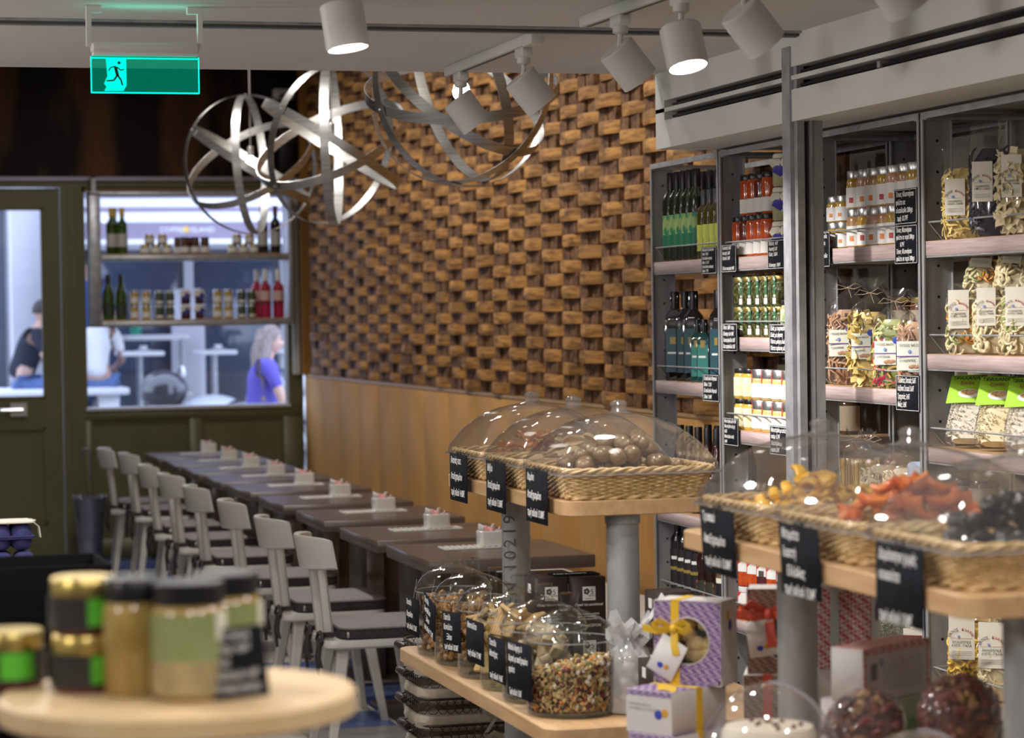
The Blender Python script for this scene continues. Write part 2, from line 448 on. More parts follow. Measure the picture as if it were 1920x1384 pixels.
# ---- street wall
rust = mat('rusted_mural', (.004, .002, .0018), .55, 0, (.15, .055, .020), 1.5, (1.6, 1, .45), 9, (.42, .66), spec=.15)
struct(MB().box(-3.2, YB, 2.63, XW + .1, YB + .2, 4.2).build('wall_back', rust))
struct(MB().box(-3.2, YB, 0, .55, YB + .15, 2.63).build('wall_back_side', OLIVE))
struct(MB().box(-3.2, YB - .02, 2.605, XW, YB + .06, 2.632).build('trim_3', mat('lilac_steel', (.32, .30, .38), .35, .6)))
struct(MB().box(.5, YB + .0, 2.565, XW, YB + .14, 2.606).build('trim_4', OLIVE))
jm = struct(MB().box(1.612, YB, 0, 1.755, YB + .14, 2.566).build('trim_5', OLIVE))
MB().box(1.66, YB - .015, 0, 1.672, YB, 2.566).build('bead', OLIVE, jm); MB().box(1.715, YB - .012, 0, 1.735, YB, 2.566).build('bead', OLIVE, jm)
# wall under the window with two recessed panels
uw = struct(MB().box(1.755, YB + .03, 0, XW, YB + .14, 1.03).build('wall_under_window', OLIVE)); uw.name = 'wall_panelled'
for x0, x1 in ((1.755, 1.80), (2.47, 2.56), (3.13, XW)): MB().cbox(x0, YB, .14, x1, YB + .03, .96, .003).build('stile', OLIVE, uw)
MB().cbox(1.755, YB, .955, XW, YB + .03, 1.03, .003).build('rail', OLIVE, uw); MB().cbox(1.755, YB, 0, XW, YB + .03, .142, .003).build('rail', OLIVE, uw)
for x0, x1 in ((1.80, 2.47), (2.56, 3.13)):
    for a, b_, c_, d_ in ((x0, .142, x1, .157), (x0, .94, x1, .955)): MB().box(a, YB + .012, b_, c_, YB + .03, d_).build('moulding', OLIVE, uw)
# window: frame, sill, pane
wn_ = struct(MB().box(1.755, YB + .02, 1.03, 1.775, YB + .14, 2.566).build('window_1', OLIVE))
MB().box(3.17, YB - .005, 1.03, XW, YB + .14, 2.566).build('frame_side', OLIVE, wn_)
MB().box(1.755, YB + .02, 2.53, 3.2, YB + .14, 2.57).build('frame_head', mat('warm_wood_head', (.20, .12, .06), .5), wn_)
MB().box(1.76, YB - .02, 1.025, 3.18, YB + .16, 1.045).build('sill', mat('sill_steel', (.55, .56, .60), .35, .3), wn_)
MB().box(1.775, YB + .075, 1.045, 3.17, YB + .081, 2.53).build('pane', PANE, wn_)
# door
dl = struct(MB().box(1.49, YB + .03, .02, 1.606, YB + .085, 2.556).build('door_1', OLIVE))
MB().box(.60, YB + .03, .02, .74, YB + .085, 2.556).build('stile', OLIVE, dl)
MB().box(.74, YB + .03, 2.42, 1.49, YB + .085, 2.556).build('top_rail', OLIVE, dl)
MB().box(.74, YB + .03, .92, 1.49, YB + .085, 1.12).build('lock_rail', OLIVE, dl)
MB().box(.74, YB + .03, .02, 1.49, YB + .085, .25).build('bottom_rail', OLIVE, dl)
MB().box(.74, YB + .045, .25, 1.49, YB + .08, .92).build('panel', OLIVE, dl)
for q in ((.74, .25, 1.49, .268), (.74, .905, 1.49, .92), (1.472, .25, 1.49, .92)): MB().box(q[0], YB + .022, q[1], q[2], YB + .045, q[3]).build('moulding', OLIVE, dl)
for q in ((.74, 1.12, 1.49, 1.135), (.74, 2.405, 1.49, 2.42), (1.475, 1.12, 1.49, 2.42)): MB().box(q[0], YB + .022, q[1], q[2], YB + .05, q[3]).build('glazing_bead', OLIVE, dl)
MB().box(.74, YB + .055, 1.12, 1.49, YB + .06, 2.42).build('pane', PANE, dl)
h = MB().tube([(1.18, YB - .03, 1.045), (1.33, YB - .03, 1.045)], .012, 10); h.tube([(1.32, YB - .03, 1.045), (1.32, YB + .04, 1.045)], .009, 8)
h.build('handle', mat('chrome', (.8, .8, .82), .12, 1), dl)
MB().box(1.25, YB - .004, 1.0, 1.36, YB + .03, 1.09).build('handle_plate', BRUSH, dl)

# ---- soffit over the shelves, with two real slots
so = struct(MB().box(2.75, -4, 2.19, XW + .05, LOWY, ZC).build('wall_soffit', SOFF)); so.name = 'wall_soffit'
MB().box(2.70, -4, 2.19, 2.75, LOWY, 2.281).build('fascia_board', SOFF, so)
MB().box(2.70, -4, 2.308, 2.75, LOWY, 2.321).build('fascia_strip', SOFF, so)
MB().box(2.70, -4, 2.346, 2.75, LOWY, ZC).build('fascia_board', SOFF, so)
MB().box(2.70, 7.93, 2.281, 2.75, LOWY, 2.346).build('fascia_end', SOFF, so)
for z0, z1 in ((2.281, 2.308), (2.321, 2.346)):
    MB().box(2.742, -4, z0, 2.752, 7.925, z1).build('slot_back', BLACK, so)
    MB().tube([(2.722, -4, (z0 + z1) / 2 - .002), (2.722, 7.9, (z0 + z1) / 2 - .002)], .0045, 8).build('slot_blade', mat('slot_blade', (.006, .006, .010), .35), so)
for y in (5.35, 4.95, 6.2): MB().box(2.712, y, 2.287, 2.74, y + .02, 2.304).build('slot_clip', GALVD, so)
# ---- steel channel on the ceiling and the jamb post it runs into
ch = struct(MB().box(-2.5, 6.735, 2.427, 2.74, 6.752, ZC).build('trim_6', mat('channel_shadow', (.10, .10, .105), .5, .4))); ch.name = 'trim_channel'
MB().box(-2.5, 6.715, 2.434, 2.74, 6.735, ZC).build('flange', GALVD, ch); MB().box(-2.5, 6.752, 2.425, 2.74, 6.768, ZC).build('flange', GALVD, ch)
po = struct(MB().box(2.694, 6.80, 0, 2.708, 6.86, 2.405).build('trim_7', GALV)); po.name = 'trim_post'
MB().box(2.706, 6.775, 0, 2.728, 6.86, 2.41).build('rib', GALV, po)
MB().box(2.728, 6.82, 0, 2.745, 6.86, 2.41).build('groove', mat('groove_dark', (.03, .03, .035), .5, .5), po)
MB().box(2.745, 6.77, 0, 2.782, 6.86, ZC).build('flange', GALVD, po)
MB().box(2.744, 6.765, 0, 2.749, 6.775, ZC - .005).build('lip', GALV, po)
# ---- bench along the wall
bn = thing('wall_bench', 'long oak wall bench with cream seat behind the row of dark tables', 'bench', (0, 0, 0))
MB().box(2.93, 8.95, 0, 3.25, 17.4, .44).build('base', wsc, bn)
for i in range(9): MB().cbox(2.90, 8.95 + i * .94, .44, 3.25, 8.95 + i * .94 + .93, .49, .012).build('seat_pad', mat('cream_seat', (.62, .56, .50), .8), bn)

# ============================================================ CEILING FITTINGS
# exit sign
ex = thing('exit_sign', 'hanging green running man exit sign with white bracket under the ceiling', 'sign', (.808, 6.43, 2.222))
for s_ in (-1, 1):
    xa, xb, xc = s_*.146, s_*.134, s_*.108; P = [(xa, .115), (xb, .115), (xb, .200), (xc, .200), (xc, .2175), (xa, .2175)]
    b = MB().loft([[(x, -.012, z) for x, z in P], [(x, .012, z) for x, z in P]])
    b.build('bracket', WHITE, ex)
MB().cbox(-.135, -.022, .10, .135, .022, .125, .005).build('lamp_housing', WHITE, ex)
MB().cbox(-.132, -.02, .092, .132, .02, .10, .002).build('diffuser', mat('diffuser_white', (.7, .7, .7), .5), ex)
grn = lit_acrylic('green_acrylic', (.25, .80, .62), (0, .30, .20), .22)
MB().box(-.135, -.003, 0, .135, .003, .092).build('acrylic_panel', grn, ex)
gle = emis('green_edge_glow', (.0, .95, .68), 1.6)
e = MB(); e.box(-.1365, -.0035, -.0015, .1365, .0035, .0012); e.build('lit_edge', gle, ex)
for s_ in (-1, 1): MB().box(s_*.1355 - .001, -.0035, 0, s_*.1355 + .001, .0035, .090).build('lit_edge', gle, ex)
MB().box(-.135, -.0035, .0855, .135, .0035, .0875).build('lit_edge', gle, ex)
# the doorway pictogram: a lit green door with a dark running figure
dp = [(-.099, .086), (-.048, .086), (-.048, .018), (-.056, .004), (-.104, .004), (-.098, .014), (-.104, .022), (-.099, .034), (-.0955, .04)]
MB().add([(x, -.0045, z) for x, z in dp] + [(x, -.003, z) for x, z in dp], [tuple(range(9)), tuple(range(17, 8, -1))] + [(i, (i+1) % 9, 9 + (i+1) % 9, 9 + i) for i in range(9)]).build('door_pictogram', emis('green_glow', (.0, .85, .62), 1.15), ex)
fg = MB(); dk = mat('pictogram_dark', (.0, .03, .025), .6)
fg.lathe([(0, 0), (.004, 0), (.004, .001), (0, .001)], 12); fg.xf(Matrix.Translation((-.066, -.0047, .0745)) @ Matrix.Rotation(PI/2, 4, 'X'))
for a_, b_, w in (((-.075, .064), (-.070, .041), .006), ((-.074, .066), (-.088, .062), .0022), ((-.088, .062), (-.092, .054), .0022), ((-.072, .064), (-.062, .056), .0022), ((-.062, .056), (-.054, .058), .0022),
                  ((-.071, .043), (-.080, .030), .0034), ((-.080, .030), (-.098, .029), .003), ((-.070, .043), (-.062, .032), .0034), ((-.062, .032), (-.058, .018), .003)):
    ax, az = a_; bx, bz = b_; dx, dz = bx - ax, bz - az; l_ = math.hypot(dx, dz); nx, nz = -dz/l_*w/2*1.3, dx/l_*w/2*1.3
    q = [(ax + nx, az + nz), (bx + nx, bz + nz), (bx - nx, bz - nz), (ax - nx, az - nz)]
    fg.add([(x, -.0052, z) for x, z in q] + [(x, -.0045, z) for x, z in q], [(0, 1, 2, 3), (7, 6, 5, 4), (0, 4, 5, 1), (1, 5, 6, 2), (2, 6, 7, 3), (3, 7, 4, 0)])
fg.build('running_figure', dk, ex)
light('AREA', 'exit_sign_glow', (.808, 6.43, 2.37), .07, (.1, 1, .7), .25, .02, rot=(PI, 0, 0))

# lighting tracks
tr1 = thing('lighting_track', 'white ceiling track carrying two spotlights beyond the steel channel', 'light track', (1.955, 0, ZC), 0)
MB().cbox(-.018, 6.86, -.03, .018, 7.86, -.0005, .002).build('rail', WHITE, tr1)
MB().box(-.006, 6.88, -.0312, .006, 7.84, -.0296).build('slot', mat('slot_grey', (.08, .08, .08), .5), tr1)
MB().cbox(-.02, 6.83, -.034, .02, 6.93, -.0003, .002).build('end_feed', WHITE, tr1)
tr2 = thing('lighting_track', 'white ceiling track carrying three spotlights on the near side of the channel', 'light track', (1.985, 6.47, ZC), .03)
MB().cbox(-.018, -3.4, -.03, .018, 0, -.0005, .002).build('rail', WHITE, tr2)
MB().box(-.006, -3.38, -.0312, .006, -.02, -.0296).build('slot', MATS['slot_grey'], tr2)
LAMP = emis('lamp_face', (1, .93, .86), 14)
def spot_light(label, base, aim, energy, lit=True, length=.105, r=.050, cone=75, out=.105):
    """track spot: adapter on the track, swivel arm, white drum with a recessed lamp"""
    t = thing('spotlight', label, 'spotlight', base, 0, 'white drum spotlights on the ceiling tracks')
    MB().cbox(-.016, -.04, -.028, .016, .04, 0, .003).build('adapter', WHITE, t)
    MB().lathe([(0, 0), (.02, 0), (.02, -.016), (.012, -.02), (0, -.02)], 16, (0, 0, -.028)).build('swivel', WHITE, t)
    d = Vector(aim).normalized(); piv = Vector((0, 0, -.05)); c = piv + Vector((0, 0, -.02)) + d * .03
    m = Matrix.Translation(c + Vector((d.x*.0, d.y*.0, -.03))) @ d.to_track_quat('-Z', 'Y').to_matrix().to_4x4()
    cen = m.translation
    MB().tube([piv + Vector((0, 0, .01)), piv + Vector((0, 0, -.008)), m @ Vector((0, 0, length*.36))], .007, 8).build('swivel_arm', WHITE, t)
    MB().lathe([(0, length/2), (r - .004, length/2), (r, length/2 - .004), (r, -length/2), (r - .004, -length/2), (r - .004, -length/2 + .012), (0, -length/2 + .012)], 28).xf(m).build('drum', WHITE, t)
    MB().lathe([(0, -length/2 + .010), (r - .006, -length/2 + .010), (r - .006, -length/2 + .0118), (0, -length/2 + .0118)], 24).xf(m).build('lamp', LAMP, t)
    tip = Vector(base) + m @ Vector((0, 0, -length/2 - .004))
    light('SPOT', 'spotlight_beam', tip, energy, WARM, .045, target=tip + d, spot=cone, blend=.7)
    return t
ZT = ZC - .03
spot_light('white spotlight alone on the ceiling beside the exit sign', (1.160, 5.66, ZC - .002), (.12, -.12, -1), 22)
spot_light('farthest white spotlight on the track, in front of the big hoop lamp', (1.957, 7.72, ZT), (.62, -.05, -.85), 80)
spot_light('white spotlight second along the far ceiling track', (1.958, 6.99, ZT), (.66, .0, -.80), 72)
spot_light('white spotlight nearest to the steel channel on the near track', (1.995, 6.2, ZT), (.70, .05, -.85), 48)
spot_light('white spotlight shining straight down with its lit face showing', (2.0, 5.74, ZT), (.10, -.30, -1), 30)
spot_light('blurred white spotlight above the white duct casing', (2.018, 5.36, ZT), (.66, .1, -.75), 30)
spot_light('white spotlight cut off by the top edge of the view', (2.04, 4.62, ZT), (.6, .1, -.8), 26)

# hoop pendants
def band_ring(rad, w, nrm, spin=0, t=.0025, seg=72):
    q = Vector(nrm).normalized().to_track_quat('Z', 'Y').to_matrix().to_4x4() @ Matrix.Rotation(spin, 4, 'Z')
    rings = []
    for r_, z_ in ((rad - t, -w/2), (rad, -w/2), (rad, w/2), (rad - t, w/2), (rad - t, -w/2)):
        rings.append([(r_*math.cos(2*PI*j/seg), r_*math.sin(2*PI*j/seg), z_) for j in range(seg)])
    return MB().loft(rings, cap=False).xf(q)
def pendant(label, c, rad, normals, w=.043):
    t = thing('hoop_pendant', label, 'pendant lamp', c, 0, 'steel hoop pendant lamps over the tables')
    for i, n in enumerate(normals): band_ring(rad - i * .0035, w, n).build('hoop', BRUSH, t)
    top = 4.0 - c[2]
    MB().tube([(0, 0, top), (0, 0, rad), (0, 0, .09)], .0035, 6).build('cable', mat('clear_cable', (.45, .43, .42), .4), t)
    MB().lathe([(0, .03), (.02, .03), (.024, -.005), (.05, -.012), (.05, 0), (0, .005)], 16, (0, 0, top - .04)).build('ceiling_rose', WHITE, t)
    MB().lathe([(0, .10), (.012, .10), (.018, .09), (.018, .045), (.014, .042), (0, .042)], 16).build('socket', BRUSH, t)
    MB().lathe([(0, -.045), (.018, -.042), (.030, -.028), (.034, -.008), (.028, .014), (.016, .032), (.013, .044), (0, .046)], 18).build('bulb', emis('bulb_glow', (1, .95, .9), 14), t)
    for n in normals[1:]:
        v = Vector(normals[0]).cross(Vector(n)).normalized() * (rad + .002)
        for s_ in (1, -1): MB().ell(v * s_, .005, .005, .005, 8, 5).build('rivet', GALV, t)
    light('POINT', 'pendant_glow', (c[0], c[1], c[2] - .06), 2.2, (1, .93, .85), .035)
    return t
pendant('farthest steel hoop pendant, hanging before the shop window', (2.319, 13.9, 2.498), .385, [(.22, -1, .04), (.93, -.36, .06), (-.50, -.42, .80), (.50, -.20, .84), (.05, -.32, .95)][:4])
pendant('middle steel hoop pendant of the three', (2.36, 11.82, 2.468), .385, [(.55, -.86, -.25), (.97, -.28, .02), (-.44, -.34, .84), (.52, -.10, .85)])
pendant('nearest and largest looking steel hoop pendant, before the woven wall', (2.435, 9.6, 2.53), .385, [(.30, -.95, .12), (-.62, -.75, .25), (-.12, -.36, .92), (.42, -.55, .72), (.93, .15, .30)], .043)
# motion sensor and dark duct on the street wall corner
sn_ = thing('motion_sensor', 'white motion sensor on the dark wall above the window', 'sensor', (3.16, 17.5, 3.2))
MB().cbox(-.075, -.01, -.03, .075, .05, .045, .012).build('housing', WHITE, sn_); MB().ell((0, -.012, -.01), .04, .02, .022, 14, 8).build('lens', mat('smoked_lens', (.12, .1, .1), .2), sn_)
du = thing('corner_duct', 'black box duct running down the corner of the dark wall', 'duct', (3.17, 17.49, 2.66))
MB().cbox(-.06, -.05, 0, .06, .05, .47, .006).build('casing', BLACK, du); MB().box(-.066, -.056, .2, .066, .054, .225).build('joint_band', mat('dark_band', (.02, .02, .02), .3), du)

# ============================================================ DINING END
def make_table():
    t = thing('cafe_table', '', 'table', group='dark cafe tables in a row')
    MB().cbox(-.32, -.355, .703, .32, .355, .75, .003).build('table_top', TABLEW, t)
    MB().cbox(-.10, -.20, .02, -.02, .20, .703, .004).build('leg', TABLEW, t)
    MB().cbox(-.02, -.03, .02, .10, .03, .66, .004).build('stretcher', TABLEW, t)
    MB().cbox(-.22, -.25, .0, .22, .25, .02, .004).build('base_plate', mat('base_steel', (.10, .085, .085), .35, .5), t)
    return t
TB = Kind(make_table)
TBY = [9.36, 10.25, 11.29, 12.30, 13.27, 14.15, 15.0, 15.85, 16.72]
def tord(i): return 'nearest' if i == 0 else ('farthest' if i == 8 else ORD[i] + ' nearest')
for i, y in enumerate(TBY):
    TB.put(f'dark brown square cafe table, {tord(i)} in the row along the wainscot', (2.453 - .004*i, y, 0), (0, .012, -.01, 0, .015, -.01, 0, .01, 0)[i])
def make_tray():
    t = thing('ribbed_tray', '', 'tray', group='white ribbed trays on the tables')
    MB().cbox(-.15, -.055, 0, .15, .055, .006, .002).build('plate', CERAM, t)
    b = MB()
    for k in range(13): b.cbox(-.148 + k*.0237, -.055, .006, -.148 + k*.0237 + .012, .055, .0085, .001)
    b.build('ribs', CERAM, t, kind='stuff')
    return t
def make_bowl():
    t = thing('sugar_bowl', '', 'bowl', group='white sugar bowls on the tables')
    P = rrect(.05, .042, .014, 4); Q = rrect(.047, .039, .012, 4); S = rrect(.045, .037, .011, 4)
    b = MB().loft([[(x*.93, y*.93, 0) for x, y in P], [(x, y, .008) for x, y in P], [(x, y, .055) for x, y in P], [(x, y, .057) for x, y in Q], [(x, y, .012) for x, y in S]])
    b.build('dish', CERAM, t)
    rr = random.Random(2)
    for k in range(5):
        s_ = MB().cbox(-.016, -.003, -.022, .016, .003, .022, .001).xf(Matrix.Translation((-.034 + k*.016, rr.uniform(-.018, .018), .05 + rr.uniform(-.004, .008))) @ Euler((rr.uniform(-.3, .3), rr.uniform(-.4, .4), rr.uniform(.5, 2.4))).to_matrix().to_4x4())
        s_.build('sachet', PINK if k % 3 else PAPER, t)
    return t
TR = Kind(make_tray); BW = Kind(make_bowl)
for i, y in enumerate(TBY):
    TR.put(f'white ribbed tray on the {tord(i)} dark table', (2.44, y + .09, .75), .03, )
    BW.put(f'white sugar bowl with pink sachets on the {tord(i)} dark table', (2.49, y + .095, .7586), .02)

def make_chair():
    t = thing('cafe_chair', '', 'chair', group='grey painted chairs along the tables')
    P = rrect(.215, .20, .05, 5)
    MB().loft([[(x*.95, y*.95, .418) for x, y in P], [(x, y, .426) for x, y in P], [(x, y, .445) for x, y in P], [(x*.985, y*.985, .452) for x, y in P]]).build('seat', CHAIRP, t)
    for sx in (-1, 1):
        for sy in (-1, 1):
            a = Vector((sx*.135, sy*.125, .42)); b = Vector((sx*.20, sy*.185, 0)); w = .021
            rings = []
            for p, k in ((b, .72), (a, 1.15)):
                rings.append([(p.x + dx*w*k, p.y + dy*w*k, p.z) for dx, dy in ((-1, -.7), (-.7, -1), (.7, -1), (1, -.7), (1, .7), (.7, 1), (-.7, 1), (-1, .7))])
            MB().loft(rings).build('leg', CHAIRP, t)
    for sy in (-1, 1):
        a = Vector((-.178, sy*.075, .44)); b = Vector((-.212, sy*.095, .765)); rings = []
        for p, k in ((a, 1.1), (b, .9)):
            rings.append([(p.x + dx*.016*k, p.y + dy*.026*k, p.z) for dx, dy in ((-1, -.6), (-.4, -1), (.4, -1), (1, -.6), (1, .6), (.4, 1), (-.4, 1), (-1, .6))])
        MB().loft(rings).build('back_post', CHAIRP, t)
    # curved top rail, hollow towards the sitter
    n = 14; rings = []
    for i in range(n + 1):
        s_ = -1 + 2*i/n; y = s_*.205; bx = -.255 + .085*s_*s_
        h0 = .705 + .012*s_*s_; h1 = .835 - .010*abs(s_)**6
        lean = .04
        def pt(x, z): return (x - (z - .7)*lean/.13*.6, y, z)
        e = .012 if abs(s_) < .999 else .006
        rings.append([pt(bx - e, h0 + .006), pt(bx + e, h0), pt(bx + e*1.05, h1 - .006), pt(bx + e*.4, h1), pt(bx - e*.6, h1), pt(bx - e, h1 - .008)])
    MB().loft(rings).build('backrest', CHAIRP, t)
    return t
def make_cushion():
    t = thing('seat_cushion', '', 'cushion', group='felt seat cushions tied to the chairs')
    P = rrect(.190, .198, .06, 6)
    MB().loft([[(x*.97, y*.97, 0) for x, y in P], [(x, y, .008) for x, y in P], [(x, y, .037) for x, y in P]]).build('side_band', CUSHD, t)
    MB().loft([[(x, y, .034) for x, y in P], [(x*.99, y*.99, .044) for x, y in P], [(x*.90, y*.90, .052) for x, y in P], [(x*.5, y*.5, .056) for x, y in P]]).build('pad_top', CUSH, t)
    MB().tube([(x*1.005, y*1.005, .037) for x, y in P], .003, 5, closed=True).build('piping', CUSHD, t)
    MB().cbox(-.17, -.2, .008, -.160, -.196, .030, .001).build('zip_pull', BRUSH, t)
    for sy in (-1, 1):
        y0 = sy*.115; m = MB(); x0 = -.225
        m.ribbon([(-.185, y0, .014), (x0, y0, .014), (x0 - .020, y0 - .004*sy, .014)], .018, .004)
        for q in (-1, 1):
            m.ribbon([(x0 - .02, y0, .012), (x0 - .030, y0 + q*.030, .024), (x0 - .034, y0 + q*.048, -.004), (x0 - .030, y0 + q*.030, -.022), (x0 - .02, y0, .006)], .016, .004, (.9, 0, .4))
            m.tube([(x0 - .022, y0, .010), (x0 - .034, y0 + q*.012, -.02), (x0 - .040, y0 + q*.022, -.07), (x0 - .032, y0 + q*.030, -.125 - .02*q)], [.006, .008, .008, .006], 6)
        m.ell((x0 - .022, y0, .010), .011, .011, .013, 8, 6)
        m.build('tie', CUSHD, t)
    return t
CH = Kind(make_chair); CU = Kind(make_cushion)
CHY = [9.37, 10.28, 11.28, 12.33, 13.36, 14.23, 15.55, 16.2]
for i, y in enumerate(CHY):
    w = 'nearest' if i == 0 else ('farthest' if i == 7 else ORD[i] + ' nearest')
    rz = (0, .03, -.02, 0, .05, -.03, .02, -.06)[i]
    x = 1.995 - (.0, .0, .0, .01, .0, .0, -.04, .02)[i]
    CH.put(f'pale grey wooden chair with curved back, {w} in the row', (x, y, 0), rz)
    CU.put(f'dark grey felt seat cushion with ties on the {w} chair', (x + .036, y, .4525), rz)

# umbrella bucket by the door
ub = thing('umbrella_bucket', 'tall tapered zinc umbrella bucket beside the green door jamb', 'bucket', (1.735, 17.15, 0))
prof = [(0, .004), (.062, .004), (.066, 0), (.068, .012), (.105, .45), (.108, .46), (.104, .46), (.064, .02), (0, .02)]
MB().lathe(prof, 28).build('body', mat('zinc', (.20, .22, .27), .4, .8, (.28, .30, .36), 14), ub)
pts = [(.1095*math.cos(a), .1095*math.sin(a), .462 + .012*(1 if k % 2 else -1)) for k, a in enumerate([2*PI*j/40 for j in range(40)])]
MB().tube(pts, .004, 6, closed=True).build('wavy_rim', MATS['zinc'], ub)
MB().tube([(-.068, 0, .012), (-.108, 0, .45)], .003, 5).build('seam', MATS['zinc'], ub)
um = thing('umbrella', 'furled dark umbrella with crook handle standing in the zinc bucket', 'umbrella', (1.735, 17.15, .02))
MB().tube([(0, 0, 0), (.0, 0, .12), (.004, 0, .42)], [.006, .028, .022], 10).build('canopy', mat('navy_cloth', (.03, .035, .07), .8), um)
MB().tube([(.004, 0, .42), (.004, 0, .56)], .005, 8).build('shaft', BRUSH, um)
MB().tube([(.004, 0, .55), (.006, 0, .70), (.003, 0, .74), (-.012, 0, .765), (-.032, 0, .765), (-.047, 0, .745), (-.05, 0, .69)], .0065, 8).build('handle', mat('dark_handle', (.10, .09, .12), .3), um)

# ============================================================ SHELF IN THE WINDOW
wsf = thing('window_shelf', 'galvanized two-level shelf frame hung in the shop window', 'shelf', (0, 17.36, 0))
for x0, x1 in ((1.775, 1.85), (3.135, 3.16)):
    MB().cbox(x0, -.10, 1.60, x1, .10, 2.51, .003).build('side_plate', GALV, wsf)
MB().cbox(1.775, -.10, 2.49, 3.16, .10, 2.515, .003).build('top_plate', GALV, wsf)
for z in (2.075, 1.628):
    s_ = MB().cbox(1.85, -.10, z - .028, 3.135, .10, z + .008, .002).build('shelf_board', GALV, wsf)
    MB().cbox(1.852, -.098, z + .008, 3.133, .098, z + .018, .002).build('wood_top', OAK, s_)
for x0, x1 in ((1.80, 1.83), (3.135, 3.16)):
    MB().box(x0, -.03, 2.514, x1, .0, 2.622).build('hanger', GALV, wsf); MB().box(x0, -.03, 2.612, x1, .172, 2.622).build('wall_arm', GALV, wsf)
Z1, Z2 = 2.0935, 1.6465; YS = 17.34

def bottle(name, cat, r, h, glass, cap, caph, labels, style='wine', seg=22, sq=False):
    def mk():
        t = thing(name, '', cat)
        if style == 'wine': P = [(0, 0), (r*.9, 0), (r, .006), (r, h*.60), (r*.95, h*.65), (r*.7, h*.70), (r*.42, h*.745), (r*.37, h*.80), (r*.36, h*.96), (r*.42, h*.965), (r*.42, h), (0, h)]
        elif style == 'slope': P = [(0, 0), (r*.9, 0), (r, .006), (r, h*.52), (r*.92, h*.60), (r*.62, h*.74), (r*.42, h*.84), (r*.38, h*.90), (r*.38, h*.985), (0, h)]
        elif style == 'oil': P = [(0, 0), (r*.92, 0), (r, .006), (r, h*.68), (r*.9, h*.73), (r*.5, h*.79), (r*.42, h*.82), (r*.42, h*.97), (0, h*.98)]
        elif style == 'syrup': P = [(0, 0), (r*.92, 0), (r, .006), (r, h*.22), (r*.86, h*.36), (r*.84, h*.46), (r, h*.58), (r*.98, h*.64), (r*.5, h*.80), (r*.40, h*.83), (r*.40, h*.97), (0, h*.98)]
        if sq:
            rings = [[(max(q, .001)*math.copysign(min(1, abs(math.cos(a))*1.35), math.cos(a))*.86, max(q, .001)*math.copysign(min(1, abs(math.sin(a))*1.35), math.sin(a))*.86, z) for a in [2*PI*j/24 for j in range(24)]] for q, z in P]
            MB().loft(rings, cap=False).build('body', glass, t)
        else: MB().lathe(P, seg).build('body', glass, t)
        cr = r*.46
        MB().lathe([(0, h - caph), (cr, h - caph), (cr*1.04, h - caph*.5), (cr, h - .002), (cr*.9, h + .002), (0, h + .002)], 16).build('cap', cap, t)
        for (z0, z1, a0, a1, m_) in labels:
            MB().arc(r + .0006 if not sq else r*.865, z0*h, z1*h, a0, a1, 12).build('label', m_, t)
        return t
    return mk
def jar(name, cat, r, h, fill, lid, lidh, labels, cloth=None, tagm=None, seg=20):
    def mk():
        t = thing(name, '', cat)
        b = h - lidh
        MB().lathe([(0, 0), (r*.9, 0), (r, .005), (r, b*.86), (r*.93, b*.95), (r*.82, b), (0, b)], seg).build('body', fill, t)
        if cloth is None: MB().lathe([(0, b - .002), (r*.92, b - .002), (r*.94, b + .001), (r*.94, h - .002), (r*.90, h), (0, h)], seg).build('lid', lid, t)
        else:
            n = 24; rings = []
            for k, (q, z) in enumerate(((1.22, b*.70), (1.08, b*.84), (.98, b*.96), (.96, h - .004), (.86, h), (.0, h + .001))):
                rings.append([(max(1e-4, r*q*(1 + (.10 if k < 2 else 0)*math.cos(j*PI/2 + .4)))*math.cos(2*PI*j/n), max(1e-4, r*q*(1 + (.10 if k < 2 else 0)*math.sin(j*PI/2 + .4)))*math.sin(2*PI*j/n), z + (.006*math.cos(4*2*PI*j/n) if k == 0 else 0)) for j in range(n)])
            MB().loft(rings, cap=False).build('cloth_lid', cloth, t)
            MB().tube([(r*1.0*math.cos(a), r*1.0*math.sin(a), b*.95) for a in [2*PI*j/20 for j in range(20)]], .0018, 5, closed=True).build('twine', STRAP, t)
        if tagm is not None:
            MB().cbox(-.019, -.001, -.024, .019, .001, .024, .0005).xf(Matrix.Translation((0, -r*1.16, b*.62)) @ Euler((.12, .55, .15)).to_matrix().to_4x4()).build('hang_tag', tagm, t)
        for (z0, z1, a0, a1, m_) in labels: MB().arc(r + .0006, z0*h, z1*h, a0, a1, 10).build('label', m_, t)
        return t
    return mk
G_GREEN = mat('green_glass', (.045, .085, .008), .08, spec=.6, trans=.35); G_DARK = mat('dark_green_glass', (.010, .016, .006), .07, spec=.7, coat=.3)
G_BLACK = mat('black_glass', (.006, .005, .006), .07, spec=.7, coat=.3); G_ROSE = mat('rose_wine', (.50, .02, .06), .08, trans=.4)
C_GOLD = mat('yellow_capsule', (.55, .36, .04), .35); C_BLK = mat('black_capsule', (.010, .010, .011), .35); C_RED = mat('wine_capsule', (.13, .02, .03), .4); C_WHT = mat('white_capsule', (.75, .73, .70), .35)
L_GREY = mat('grey_wine_label', (.42, .42, .39), .6); L_DARK = mat('dark_wine_label', (.035, .04, .03), .6); L_PINK = mat('blush_label', (.62, .40, .36), .6)
S_LID = mat('steel_lid', (.55, .55, .56), .3, .9); G_LID = mat('gold_lid', (.62, .47, .15), .3, .85); K_LID = mat('black_lid', (.012, .012, .013), .3); W_LID = mat('white_lid', (.70, .70, .70), .35)
CLOTH = mat('cream_cloth', (.66, .61, .50), .9, 0, (.72, .67, .57), 60)
g1, g2 = 'wine bottles in the window', 'jars in the window'
